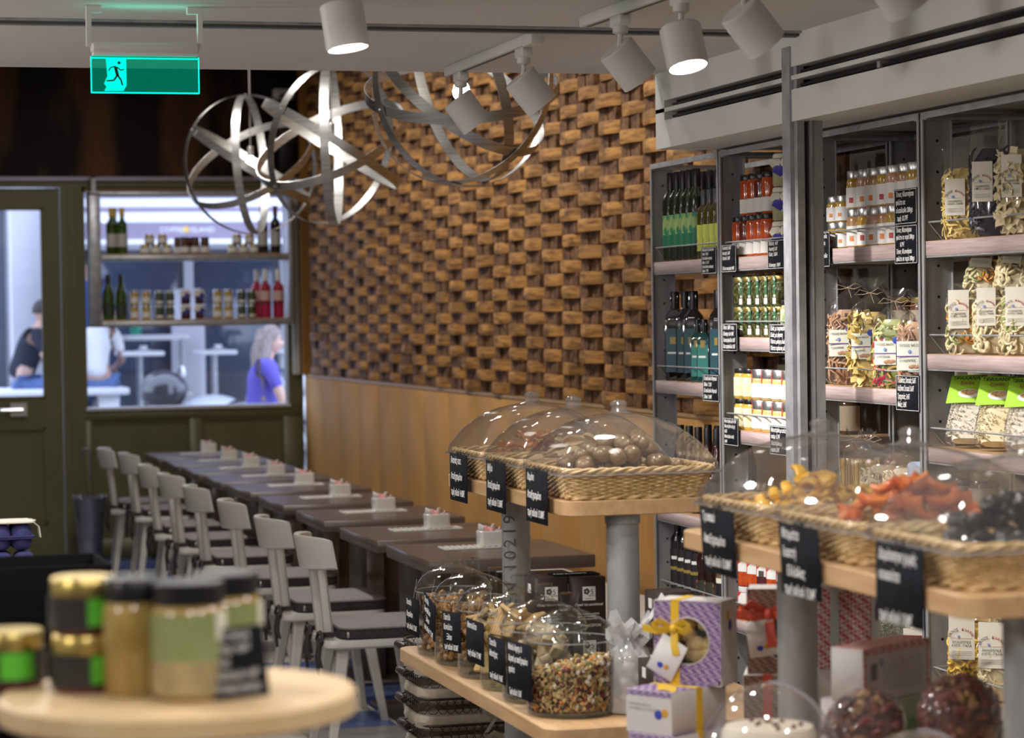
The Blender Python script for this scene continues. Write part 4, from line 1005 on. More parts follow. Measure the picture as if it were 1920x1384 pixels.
for i in range(4): sl.put(f'slim black bottle with gold mark, {ORD[i]} from far end of the low shelf', (2.955, 8.59 - i*.072, .634), FCAM, g)
sy = Kind(bottle('syrup_bottle', 'bottle', .037, .255, mat('syrup_dark', (.02, .004, .003), .07, coat=.4), mat('grey_cap', (.42, .38, .36), .4), .035, [(.06, .34, 210, 320, mat('berry_label', (.03, .03, .02), .5, 0, (.38, .10, .06), 45, (1, 1, 1), 2, (.55, .62)))], 'syrup'))
for i in range(3): sy.put(f'dark syrup bottle with grey cap, {ORD[i]} from far end of the low shelf', (2.955, 8.285 - i*.082, .634), FCAM, g)
sw = Kind(bottle('syrup_bottle', 'bottle', .036, .24, mat('syrup_clear', (.16, .10, .05), .08, coat=.4), W_LID, .055, [(.06, .40, 170, 340, MATS['black_label']), (.40, .47, 170, 340, CREAM)], 'oil'))
for i in range(2): sw.put(f'amber bottle with white cap, {("farther", "nearer")[i]} one on the low shelf', (2.95, 8.07 - i*.075, .634), FCAM, g)
# --- bay 2: jars
g = 'dark oil bottles behind the red jars'
ob = Kind(bottle('oil_bottle', 'bottle', .030, .30, G_DARK, C_BLK, .07, [(.15, .35, 170, 340, lab_y)], 'oil'))
for i in range(4): ob.put(f'dark oil bottle with black cap, {ORD[i]} from far end behind the red jars', (3.07, 7.85 - i*.10, 1.826), FCAM, g)
g = 'red relish jars on the top shelf'
F_RED = mat('tomato_fill', (.36, .035, .008), .15, 0, (.55, .10, .015), 28, coat=.4); F_BRED = mat('dark_relish', (.12, .016, .006), .15, coat=.4)
rj = Kind(jar('relish_jar', 'jar', .028, .135, F_RED, K_LID, .016, [(.06, .40, 150, 340, PAPER)])); rj2 = Kind(jar('relish_jar', 'jar', .028, .135, F_BRED, K_LID, .016, [(.06, .40, 150, 340, PAPER)]))
for i in range(5): (rj2 if i == 1 else rj).put(f'red relish jar with black lid, {ORD[i]} from far end, lower tier of top shelf', (2.945, 7.885 - i*.066, 1.826), FCAM, g)
for i in range(4): (rj2 if i == 2 else rj).put(f'red relish jar with black lid, {ORD[i]} from far end, upper tier of top shelf', (2.962, 7.852 - i*.066, 1.9613), FCAM, g)
g = 'cloth-topped jars with blue tags'
F_PALE = mat('pale_olive_fill', (.30, .27, .14), .15, 0, (.42, .39, .24), 30, coat=.4)
cj = Kind(jar('cloth_jar', 'jar', .036, .105, F_PALE, S_LID, .012, [], cloth=CLOTH, tagm=mat('indigo_tag', (.04, .03, .32), .5, 0, (.75, .72, .66), 26, (1, 1, 1), 1, (.60, .62))))
for t_ in range(3):
    for i in range(4): cj.put(f'cloth-topped jar with blue tag, {ORD[i]} from far end, {("bottom", "middle", "top")[t_]} tier beside the jamb post', (2.955 + .006*t_, 7.525 - i*.085 + .01*t_, 1.826 + t_*.108), FCAM, g)
g = 'caper jars with green seals'
F_CAP = mat('caper_fill', (.028, .032, .010), .15, 0, (.13, .13, .045), 85, (1, 1, 1), 2, (.45, .6), coat=.4)
seal = mat('green_seal', (.015, .12, .035), .5, 0, (.50, .52, .44), 50, (1, 1, 1), 1, (.56, .58))
cp = Kind(jar('caper_jar', 'jar', .037, .098, F_CAP, G_LID, .012, [(.30, 1.0, 262, 276, seal), (.08, .28, 258, 278, PAPER)]))
for t_ in range(2):
    for i in range(5): cp.put(f'caper jar with green paper seal, {ORD[i]} from far end, {("lower", "upper")[t_]} tier', (2.952, 7.875 - i*.084, 1.564 + t_*.0984), FCAM - .1*i, g)
gj = Kind(jar('green_label_jar', 'jar', .036, .118, F_PALE, K_LID, .014, [(.10, .75, 160, 350, mat('sage_label', (.20, .30, .10), .5, 0, (.55, .58, .40), 22, (1, 1, 1), 1))]))
for i in range(3): gj.put(f'pale jar with sage green label, {ORD[i]} from the caper jars', (2.948, 7.44 - i*.08, 1.564), FCAM, 'sage-labelled jars')
g = 'honey and cream jars in two tiers'
hy = Kind(jar('honey_jar', 'jar', .034, .10, mat('yellow_honey', (.62, .40, .06), .15, coat=.4), K_LID, .013, [(.10, .72, 150, 350, mat('pale_yellow_label', (.74, .66, .36), .5, 0, (.78, .74, .62), 30))]))
cr_ = Kind(jar('mustard_jar', 'jar', .038, .10, mat('cream_fill', (.58, .40, .16), .2, coat=.4), S_LID, .026, [(.10, .56, 150, 350, PAPER), (.56, 1.0, 205, 215, mat('red_seal', (.60, .03, .02), .5)), (.56, 1.0, 310, 320, MATS['red_seal'])]))
for t_ in range(2):
    for i in range(2): hy.put(f'yellow honey jar, {("farther", "nearer")[i]} one in the {("lower", "upper")[t_]} tier', (2.95, 7.88 - i*.082, 1.259 + t_*.1004), FCAM, g)
    for i in range(5): cr_.put(f'mustard jar with red seal, {ORD[i]} from the honey, {("lower", "upper")[t_]} tier', (2.95, 7.705 - i*.088, 1.259 + t_*.1004), FCAM, g)
bk = Kind(jar('dark_jar', 'jar', .038, .12, mat('dark_brown_fill', (.06, .03, .012), .15, coat=.4), K_LID, .015, [(.10, .75, 170, 350, mat('beige_label', (.36, .30, .22), .6))]))
for i in range(6): bk.put(f'dark jar with beige label, {ORD[i]} from far end, behind the mustard jars', (3.10, 7.86 - i*.10, 1.259), FCAM, 'dark jars in the back row')
for i in range(6): bk.put(f'dark jar with beige label, {ORD[i]} from far end, stacked above the back row', (3.10, 7.86 - i*.10, 1.3794), FCAM, 'dark jars in the back row')
lj = Kind(jar('lime_label_jar', 'jar', .036, .11, F_PALE, K_LID, .014, [(.10, .8, 160, 350, lab_y)]))
for i in range(6): lj.put(f'jar with lime label, {ORD[i]} from far end of the fourth shelf', (2.955, 7.86 - i*.09, .946), FCAM, 'lime-labelled jars')
g = 'red jam jars on the low shelf'
pepper = mat('red_pepper_label', (.72, .72, .70), .5, 0, (.60, .04, .03), 22, (1, 1, 1), 1, (.56, .58))
jm1 = Kind(jar('jam_jar', 'jar', .040, .105, F_RED, W_LID, .016, [(.48, .82, 150, 350, pepper)])); jm2 = Kind(jar('jam_jar', 'jar', .040, .105, F_PLUM, W_LID, .016, [(.48, .82, 150, 350, pepper), (.48, .66, 230, 260, INKB)]))
for t_ in range(2):
    for i in range(5): (jm2 if i in (2, 4) else jm1).put(f'red jam jar with white lid, {ORD[i]} from far end, {("lower", "upper")[t_]} tier of low shelf', (2.955, 7.865 - i*.088, .634 + t_*.1054), FCAM, g)
# --- bay 3: white-labelled jars
g = 'white-labelled fish jars'
F_FISH = mat('tuna_fill', (.34, .17, .07), .15, 0, (.50, .30, .15), 24, (1, 1, .3), 3, coat=.5); F_OILF = mat('oil_fill', (.42, .26, .04), .12, coat=.5); F_PINKF = mat('pink_fish_fill', (.48, .22, .15), .15, 0, (.55, .33, .24), 24, coat=.5)
wl_ = mat('white_jar_label', (.74, .73, .72), .5); dot = mat('orange_dot', (.65, .20, .03), .5)
fj = [Kind(jar('fish_jar', 'jar', .031, .112, f_, S_LID, .020, [(.04, .56, 130, 360, wl_), (.16, .30, 236, 262, d_)])) for f_, d_ in ((F_FISH, dot), (F_OILF, MATS['red_print']), (F_PINKF, dot))]
sm = Kind(jar('fish_jar', 'jar', .030, .078, F_OILF, S_LID, .017, [(.05, .58, 130, 360, wl_), (.2, .34, 236, 258, dot)]))
for t_ in range(2):
    for i in range(2): sm.put(f'small white-labelled fish jar, {("farther", "nearer")[i]} one in the {("lower", "upper")[t_]} tier by the post', (2.95, 7.075 - i*.068, 1.831 + t_*.0784), FCAM, g)
    for i in range(7): fj[(i + t_) % 3].put(f'white-labelled fish jar with steel lid, {ORD[i]} from the small ones, {("lower", "upper")[t_]} tier', (2.952 + .003*(i % 2), 6.925 - i*.071, 1.831 + t_*.1125), FCAM, g)
for i in range(3): fj[0].put(f'white-labelled fish jar, {ORD[i]} from far end of the back row', (3.05, 7.03 - i*.16, 1.831 + .1125), FCAM, g); fj[2].put(f'white-labelled fish jar under the back row, {ORD[i]} from far end', (3.05, 7.03 - i*.16, 1.831), FCAM, g)
bg_ = Kind(jar('big_jar', 'jar', .052, .15, F_FISH, S_LID, .024, [(.1, .5, 150, 350, wl_)]))
for i in range(2): bg_.put(f'large jar with wide steel lid in the back row, {("farther", "nearer")[i]} one', (3.11, 6.86 - i*.28, 1.831 + .0002), FCAM, g, 1.32 if i == 0 else 1.25)
dk_ = Kind(jar('dark_jar', 'jar', .042, .13, F_BROWN, G_LID, .016, [(.10, .7, 170, 350, MATS['beige_label'])]))
for z, nm in ((1.4235, 'pasta bags'), (1.0505, 'spaghetti packs')):
    for i in range(5): dk_.put(f'dark jar with gold lid, {ORD[i]} from far end, behind the {nm}', (3.16, 7.05 - i*.13, z + .13*(z > 1.2)*0), FCAM, 'dark jars behind the bags')
    if z > 1.2:
        for i in range(5): dk_.put(f'dark jar with gold lid, {ORD[i]} from far end, upper tier behind the {nm}', (3.16, 7.05 - i*.13, z + .1303), FCAM, 'dark jars behind the bags')

# --- pasta and pulse bags
def strands(kind, w, h, d, seed, n, cols, parent):
    """the loose filling: a lumpy core and the pieces that press against the film"""
    rr = random.Random(seed)
    core = MB(); rings = []
    for i in range(9):
        q = i/8; k_ = (.70, .92, .98, 1, .98, 1, .97, .88, .55)[i]
        rings.append([((w/2 - .009)*k_*math.copysign(abs(math.cos(a))**.6, math.cos(a))*(1 + rr.uniform(-.05, .05)), (d/2 - .009)*k_*math.copysign(abs(math.sin(a))**.6, math.sin(a))*(1 + rr.uniform(-.05, .05)), .004 + q*(h - .01)) for a in [2*PI*j/18 for j in range(18)]])
    core.loft(rings); core.build('filling_core', cols[0], parent)
    parts = [MB() for _ in cols]
    for s_ in range(n):
        m = parts[rr.randrange(len(cols))]
        a = rr.uniform(PI*1.0, PI*2.0) if rr.random() < .85 else rr.uniform(0, PI); z = rr.uniform(.012, h - .02); k_ = .55 + .45*min(1, math.sin(PI*min(1, max(.0, z/h)))*2.4)
        c = Vector(((w/2 - .004)*k_*math.copysign(abs(math.cos(a))**.6, math.cos(a)), (d/2 - .004)*k_*math.copysign(abs(math.sin(a))**.6, math.sin(a)), z)); nrm = Vector((math.cos(a), math.sin(a)*1.4, rr.uniform(-.2, .3))).normalized()
        u = nrm.orthogonal().normalized(); u.rotate(Matrix.Rotation(rr.uniform(0, 2*PI), 3, nrm)); v_ = nrm.cross(u)
        if kind == 'ribbon':
            l = rr.uniform(.015, .028); cv = rr.uniform(-.5, .5); m.ribbon([c + u*l*t + v_*cv*l*t*t + nrm*(.004 - .006*t*t) for t in (-1, -.4, .2, .8)], rr.uniform(.004, .007), .0014, nrm.cross(u) + nrm*rr.uniform(-.5, .5))
        elif kind == 'ring':
            r_ = rr.uniform(.011, .017); m.tube([c + u*r_*math.cos(t) + v_*r_*math.sin(t) + nrm*.003*math.sin(2*t) for t in [x*.55 for x in range(10)]], .0038, 5)
        elif kind == 'short':
            l = rr.uniform(.010, .016); m.tube([c - u*l, c + nrm*.003, c + u*l], [.0022, .0036, .0022], 5)
        elif kind == 'sheet':
            l = rr.uniform(.018, .028); m.ribbon([c + u*l*t + nrm*.010*math.sin(3*t + s_) for t in (-1, -.5, 0, .5, 1)], rr.uniform(.014, .022), .002, v_ + nrm*.3)
        elif kind == 'grain':
            m.ell(c, .0038, .0028, .0022, 5, 3, 0, None, Matrix.Rotation(rr.uniform(0, 3), 3, 'X') @ Matrix.Rotation(rr.uniform(0, 3), 3, 'Y'))
        elif kind == 'long':
            x = rr.uniform(-.42, .42)*w; y = -rr.uniform(.25, .45)*d; m.tube([(x, y, .01), (x + rr.uniform(-.008, .008), y, h*.97)], .0018, 4)
    for m, c_ in zip(parts, cols):
        if m.v: m.build('filling_pieces', c_, parent, kind='stuff')
def bag(kind, w, h, d, seed, n, cols, lab=None, top='flat', fillh=.8, tie=None):
    def mk():
        t = thing('food_bag', '', 'bag')
        strands(kind, w, h*fillh, d, seed, n, cols, t)
        rr = random.Random(seed + 50); rings = []
        if top == 'flat': pr_ = ((.0, .70, .75), (.02, .95, .95), (.25, 1.03, 1.03), (.6, 1.03, 1.0), (.8, 1.0, .85), (.9, .98, .45), (1.0, 1.02, .06), (1.0, 1.0, .03))
        else: pr_ = ((.0, .70, .75), (.02, .95, .95), (.3, 1.04, 1.04), (.6, 1.03, 1.03), (.74, .85, .85), (.83, .42, .42), (.865, .15, .18), (.89, .15, .18), (.94, .40, .30), (1.0, .62, .42))
        for q, kx, ky in pr_:
            rings.append([(w/2*kx*math.copysign(abs(math.cos(a))**.65, math.cos(a))*(1 + rr.uniform(-.06, .06)*(q > .6)), d/2*ky*math.copysign(abs(math.sin(a))**.65, math.sin(a))*(1 + rr.uniform(-.12, .12)*(q > .6)), q*h + (rr.uniform(-.012, .012) if q >= .94 and top != 'flat' else 0)) for a in [2*PI*j/20 for j in range(20)]])
        MB().loft(rings, cap=False).build('film', FILM, t)
        if top != 'flat':
            tm_ = tie or STRAP; z = h*.878
            MB().tube([(w*.085*math.cos(a), d*.10*math.sin(a), z) for a in [2*PI*j/14 for j in range(14)]], .0026, 5, closed=True).build('tie', tm_, t)
            if tm_ is STRAP:
                b = MB(); b.tube([(0, -d*.10, z), (.025, -d*.2, z + .014), (.042, -d*.2, z + .004), (.02, -d*.16, z - .004), (0, -d*.1, z)], .0013, 4); b.tube([(0, -d*.10, z), (-.03, -d*.2, z + .010), (-.045, -d*.2, z - .004), (-.02, -d*.16, z - .004), (0, -d*.1, z)], .0013, 4); b.tube([(0, -d*.1, z), (.012, -d*.2, z - .03)], .0013, 4); b.build('bow', STRAP, t)
            else: MB().cbox(-.014, -d*.14, z - .010, .014, -d*.05, z + .010, .002).build('clip', tm_, t)
        if lab:
            kd, z0, z1, lw = lab; y = -d/2*1.05; x0 = -w*.17
            lm = MB()
            n_ = 6; P = []
            for i in range(n_ + 1): x = x0 - lw/2 + lw*i/n_; P.append((x, y - .001 + .25*(x/w)**2*d))
            lm.loft([[(x, yy, z0*h) for x, yy in P] + [(x, yy - .0008, z0*h) for x, yy in P[::-1]], [(x, yy, z1*h) for x, yy in P] + [(x, yy - .0008, z1*h) for x, yy in P[::-1]]])
            yy = y - .0026
            if kd == 'mill':
                lm.build('paper_label', CREAM, t)
                ar = 'ΜΥΛΟΣ Καλλας'; cx, cz, ra = x0, z0*h + (z1 - z0)*h*.50, lw*.40
                for i, chx in enumerate(ar):
                    if chx == ' ': continue
                    a = math.radians(168 - i*156/(len(ar) - 1)); letters(chx, lw*.15, INKR if i > 4 else INKB, t, (cx + ra*math.cos(a), yy, cz + ra*math.sin(a)*.62), rot=(PI/2, a - PI/2 if False else -(a - PI/2), 0), align='CENTER')
                letters('ΧΥΛΟΠΙΤΕΣ\nΑΥΓΟ - ΓΑΛΑ', lw*.125, INKB, t, (cx, yy, z0*h + (z1 - z0)*h*.36), align='CENTER')
                MB().box(cx - lw*.42, yy, z0*h + (z1 - z0)*h*.47, cx + lw*.42, yy + .0005, z0*h + (z1 - z0)*h*.474).build('rule', INKR, t)
                for q in (.10, .14, .18): MB().box(cx - lw*.40, yy, z0*h + (z1 - z0)*h*q, cx + lw*.40, yy + .0005, z0*h + (z1 - z0)*h*(q + .012)).build('small_print', L_GREY, t)
                MB().lathe([(0, 0), (.004, 0), (0, .0005)], 10).xf(Matrix.Translation((cx - lw*.1, yy, cz + lw*.02)) @ Matrix.Rotation(PI/2, 4, 'X')).build('emblem', mat('pale_blue_print', (.22, .32, .55), .6), t)
            elif kd == 'island':
                lm.build('paper_label', mat('mint_label', (.72, .74, .66), .5), t)
                MB().box(x0 - lw/2, yy, z0*h + (z1 - z0)*h*.46, x0 + lw/2, yy + .0005, z0*h + (z1 - z0)*h*.50).build('violet_band', mat('violet_print', (.15, .06, .28), .6), t)
                letters('ΓΕΥΣΕΙΣ ΝΑΞΟΥ', lw*.13, mat('olive_print', (.16, .14, .05), .6), t, (x0, yy, z0*h + (z1 - z0)*h*.82), align='CENTER', sx=.8)
                letters('ΧΥΛΟΠΙΤΕΣ', lw*.11, INKB, t, (x0 - lw*.4, yy, z0*h + (z1 - z0)*h*.30))
                MB().ell((x0, yy, z0*h + (z1 - z0)*h*.64), .005, .0006, .006, 10, 6).build('emblem', mat('pale_blue_print', (.22, .32, .55), .6), t)
                b = MB()
                for q in range(4): b.ell((x0 + lw*(.05 + .1*q), yy, z0*h + (z1 - z0)*h*(.12 + .03*(q % 2))), .008, .0006, .005, 8, 5)
                b.build('pasta_picture', mat('pasta_print', (.45, .25, .14), .6), t)
                MB().ell((x0 + lw*.52, yy - .0004, z1*h + .002), .011, .0006, .010, 12, 8).build('flag_sticker', mat('flag_blue', (.03, .06, .35), .5, 0, (.7, .7, .75), 90, (0, 0, 1), 0, (.49, .51), wave=.01), t)
            elif kd == 'green':
                lm.build('paper_label', mat('leaf_green_label', (.35, .62, .04), .5), t)
                MB().ell((x0 + lw*.1, yy, z0*h + (z1 - z0)*h*.32), lw*.30, .0008, lw*.16, 18, 8).build('bowl_picture', PAPER, t); MB().ell((x0 + lw*.1, yy - .0006, z0*h + (z1 - z0)*h*.35), lw*.24, .0008, lw*.10, 16, 8).build('food_picture', mat('food_print', (.45, .18, .05), .6, 0, (.7, .5, .3), 120), t)
                letters('ΤΡΑΧΑΝΑΣ', lw*.16, INKB, t, (x0, yy, z0*h + (z1 - z0)*h*.82), align='CENTER'); letters('ξινός', lw*.16, INKR, t, (x0, yy, z0*h + (z1 - z0)*h*.64), align='CENTER')
            else:
                lm.build('paper_label', mat('pulse_label', (.68, .64, .55), .5), t)
                MB().box(x0 - lw/2, yy, z0*h, x0 + lw/2, yy + .0005, z0*h + (z1 - z0)*h*.5).build('green_band', mat('deep_green_print', (.02, .12, .05), .6), t); MB().box(x0 - lw/2, yy, z0*h + (z1 - z0)*h*.56, x0 + lw/2, yy + .0005, z0*h + (z1 - z0)*h*.82).build('maroon_band', mat('maroon_print', (.18, .02, .02), .6), t)
                MB().ell((x0, yy - .0003, z0*h + (z1 - z0)*h*.3), lw*.36, .0006, lw*.20, 14, 6).build('oval', CREAM, t)
        return t
    return mk
P_BRN = mat('wholemeal_pasta', (.36, .19, .10), .6, 0, (.46, .27, .16), 30); P_YEL = mat('egg_pasta', (.66, .47, .13), .5, 0, (.74, .58, .22), 20); P_PAL = mat('pale_pasta', (.66, .55, .32), .5, 0, (.74, .65, .44), 20)
P_BLK = mat('squid_ink_pasta', (.012, .012, .022), .4, 0, (.03, .03, .05), 30); P_GRN = mat('spinach_pasta', (.26, .30, .09), .55, 0, (.36, .40, .15), 20); P_RED = mat('beetroot_pasta', (.45, .02, .07), .5); P_ORG = mat('carrot_pasta', (.60, .26, .04), .5)
P_RICE = mat('pale_rice', (.60, .54, .44), .6, 0, (.72, .67, .57), 60); P_LENT = mat('lentils', (.10, .10, .07), .6, 0, (.22, .21, .15), 160); P_TAG = mat('gold_pasta', (.66, .42, .04), .45, 0, (.74, .52, .10), 20)
g = 'tied pasta bags on the second shelf'
tie_bags = [('tied bag of brown wholemeal pasta with flag sticker', bag('ribbon', .125, .33, .085, 1, 190, [P_BRN], ('island', .26, .50, .062), 'tie', .70), (2.975, 7.05), FCAM),
            ('tied bag of wide yellow pasta ribbons', bag('sheet', .125, .31, .09, 2, 70, [P_YEL], ('island', .26, .50, .058), 'tie', .72), (2.965, 6.86), FCAM),
            ('tied bag of green and red pasta nests', bag('ribbon', .125, .28, .09, 3, 190, [P_GRN, P_GRN, P_RED, P_YEL], ('island', .24, .48, .062), 'tie', .72), (2.955, 6.665), FCAM),
            ('tied bag of brown pasta half behind the bay post', bag('ribbon', .12, .27, .085, 4, 150, [P_BRN], ('island', .2, .5, .075), 'tie', .72), (2.955, 6.50), FCAM)]
for lab, mk, (x, y), rz in tie_bags: Kind(mk).put(lab, (x, y, 1.424), rz, g)
g = 'flat-topped pasta bags on the top shelf'
tops = [('bag of short yellow egg pasta', bag('ribbon', .118, .245, .075, 11, 150, [P_YEL], ('mill', .26, .66, .054), 'flat', .80), 6.225), ('bag of black squid ink pasta', bag('ribbon', .118, .29, .075, 12, 150, [P_BLK], ('mill', .32, .68, .054), 'flat', .82), 6.06),
        ('bag of pale broad pasta', bag('sheet', .12, .30, .085, 13, 80, [P_PAL], ('mill', .32, .68, .052), 'flat', .75), 5.89), ('bag of pale pasta with green specks', bag('ribbon', .11, .29, .08, 14, 140, [P_PAL, P_PAL, P_GRN], ('mill', .34, .70, .052), 'flat', .8), 5.735)]
for lab, mk, y in tops: Kind(mk).put(lab + ' on the nearest bay top shelf', (2.965, y, 1.832), FCAM, g)
g = 'piled pasta bags on the second shelf of the nearest bay'
kA = Kind(bag('ring', .115, .19, .08, 21, 70, [P_PAL, P_ORG, P_GRN], ('mill', .36, .90, .056), 'flat', .82)); kB = Kind(bag('ring', .115, .19, .08, 22, 80, [P_PAL], ('mill', .40, .92, .050), 'flat', .82)); kC = Kind(bag('ring', .115, .19, .08, 23, 80, [P_PAL, P_PAL, P_GRN], ('mill', .40, .92, .050), 'flat', .82))
for i, (kk, y, nm) in enumerate(((kA, 6.20, 'mixed colour'), (kB, 6.035, 'plain white'), (kC, 5.87, 'green flecked'), (kB, 5.71, 'pale'))): kk.put(f'upright bag of {nm} curled pasta, {ORD[i]} from the bay post', (2.96, y, 1.526), FCAM, g)
for i, (kk, y, nm) in enumerate(((kA, 6.17, 'mixed colour'), (kB, 5.99, 'plain white'), (kC, 5.81, 'green flecked'))): kk.put(f'bag of {nm} curled pasta lying on the upright bags, {ORD[i]} from the bay post', (2.99, y, 1.675), group=g, rot=(-.55, .12, FCAM))
g = 'green-labelled bags on the third shelf'
kG = Kind(bag('grain', .13, .225, .055, 31, 420, [P_RICE], ('green', .50, .93, .10), 'flat', .85)); kH = Kind(bag('grain', .13, .225, .055, 32, 420, [P_PAL], ('green', .50, .93, .10), 'flat', .85))
for i, y in enumerate((6.20, 6.02, 5.85, 5.69)): (kG if i % 2 == 0 else kH).put(f'slanting bag of grain with green label, {ORD[i]} from the bay post', (2.95, y, 1.290), group=g, rot=(-.72, 0, FCAM - .1))
g = 'spaghetti and pasta packs on the third shelf'
kS = Kind(bag('long', .085, .24, .05, 41, 60, [P_TAG], None, 'tie', .66)); kT = Kind(bag('ring', .13, .19, .09, 42, 70, [P_PAL], None, 'flat', .8))
for i, y in enumerate((7.03, 6.93)): kS.put(f'tied bundle of spaghetti, {("farther", "nearer")[i]} one on the third shelf', (2.98, y, 1.051), FCAM, g)
for i, y in enumerate((6.79, 6.63)): kT.put(f'clear bag of curled pasta, {("farther", "nearer")[i]} one beside the spaghetti', (2.97, y, 1.051), FCAM, g)
bb = thing('blue_pack', 'pale blue packet beside the curled pasta on the third shelf', 'packet', (2.97, 6.50, 1.051), FCAM); MB().cbox(-.05, -.03, 0, .05, .03, .17, .008).build('packet_body', mat('pale_blue_paper', (.36, .46, .62), .5), bb); MB().box(-.035, -.0308, .05, .035, -.030, .11).build('white_panel', PAPER, bb)
g = 'pulse bags with green clips on the low shelf'
GCL = mat('green_clip', (.005, .16, .09), .4)
low = [('clipped bag of golden thin noodles', bag('ribbon', .13, .26, .09, 51, 140, [P_PAL], ('pulse', .12, .55, .08), 'tie', .70, GCL), 7.04), ('clipped bag of pale rice', bag('grain', .12, .24, .09, 52, 420, [P_RICE], ('pulse', .10, .40, .07), 'tie', .72, GCL), 6.86), ('clipped bag of grey lentils', bag('grain', .13, .23, .09, 53, 460, [P_LENT], None, 'tie', .72, GCL), 6.69), ('clipped bag of grain beside the bay post', bag('grain', .12, .23, .085, 54, 420, [P_RICE], ('pulse', .15, .6, .075), 'tie', .72, GCL), 6.51)]
for lab, mk, y in low: Kind(mk).put(lab + ' on the low shelf', (2.97, y, .621), FCAM, g)
pk = Kind(bag('ring', .12, .23, .08, 61, 90, [P_TAG], ('mill', .40, .92, .07), 'flat', .84)); pw = Kind(bag('ribbon', .12, .23, .08, 62, 130, [P_PAL], ('mill', .40, .92, .07), 'flat', .84))
for i, (kk, y, nm) in enumerate(((pk, 6.20, 'golden'), (pw, 6.02, 'white'), (pk, 5.84, 'golden'), (pw, 5.68, 'white'))):
    kk.put(f'{nm} pasta bag, {ORD[i]} from the bay post on the low shelf', (2.96, y, .621), FCAM, 'pasta bags on the low shelf')
    if i < 3: kk.put(f'{nm} pasta bag piled on the {ORD[i]} low shelf bag', (2.99, y - .02, .80), group='pasta bags on the low shelf', rot=(-.5, .1, FCAM))
# --- shelf price cards
g = 'chalk price cards on the shelf edges'
def price(lab, lines, y, z, w=.15, h=.092, sx=.85): card('price_card', lab, w, h, lines, (XS - .004, y, z), FACE, 0, None, True, 'price card', g, .15, None, 1.0, sx)
price('chalk price card below the olive oils on the top shelf', ['Βιολογικό ελαιόλαδο', '500ml  9.85€', 'Ελαιόλαδο αγουρ.', '500ml  11.37€', 'Ελαιόλαδο κάπαρης', '250ml  7.97€'], 8.06, 1.775)
price('chalk price card below the red relish jars', ['Κοπανιστή  6.65€', 'Καυτερή  5.60€', 'Τσάτνεϋ  5.85€', '', 'Σάλτσα πιπεριάς 4.90€'], 7.865, 1.777, .14)
price('chalk price card below the cloth-topped jars', ['Πελτές  4.5€', 'Λιαστή 5.5€', 'Ελιές  5.85€', '', 'Κάππαρη  3.95€'], 7.43, 1.779, .16)
price('blue-black price card under the teal-labelled oils', ['Ελαιόλαδο Νησιού', '500ml  7.20€', 'Ελαιόλαδο Νησιού', '250ml  3.40€'], 8.055, 1.345, .16)
price('price card at the far end under the caper jars', ['Πάστα  5.80€ το τεμ', 'Κάππαρη νέα 4.80€', 'Καππαρόφυλλα 4.20€', 'Καππαρόφυλλα 4.20€'], 7.865, 1.517, .14)
price('price card near the post under the sage-labelled jars', ['Ελιές με πορτοκάλι', 'Ελιές με ρίγανη', 'Πάστα μαύρη ελιά', 'Πάστα πράσινη ελιά'], 7.42, 1.515, .17)
price('price card at the far end under the honey', ['Μουστάρδα μέλι 4.10€', 'Μουστάρδα τυλιχτή', '4.85€', 'Μουστάρδα απλή', '4.84€'], 7.865, 1.205, .14)
price('price card near the post under the mustard', ['Μουστάρδα με απλό', 'πιπέρι  5.75€', 'Μουστάρδα με', 'κρασί 5.75€'], 7.43, 1.195, .16)
price('price card at the far end under the fish jars', ['Τόνος Αλοννήσου ποικίλα', 'σε ελαιόλαδο 8.55€ τεμ', '', 'Τόνος Αλοννήσου ποικίλα', 'σε φακελάκι: 13.77€'], 7.075, 1.776, .15, .105)
price('upper price card by the bay post in front of the fish jars', ['Τόνος Αλοννήσου', 'φιλέτο σε', 'ελαιόλαδο 200γρ', '  τιμή: 13.77€'], 6.455, 1.882, .15, .098)
price('lower price card by the bay post under the fish jars', ['Τόνος Αλοννήσου', 'φιλέτο σε νερό 200γρ', '        8.79€', 'Τόνος Αλοννήσου', 'φιλέτο σε νερό 380γρ'], 6.455, 1.772, .15, .108)
price('price card listing four pastas under the tied bags', ['Χυλοπίτες Σπιτικές 3.65€', 'Λαζάνια Σπιτικά 3.65€', 'Τραχανάς: 3.45€', 'Φιδές: 3.45€'], 6.455, 1.366, .155, .10)
price('price card on the low shelf under the syrup bottles', ['Μπαλσάμικο ξύδι και μέλι', '   6.90€'], 8.07, .605, .17, .07)

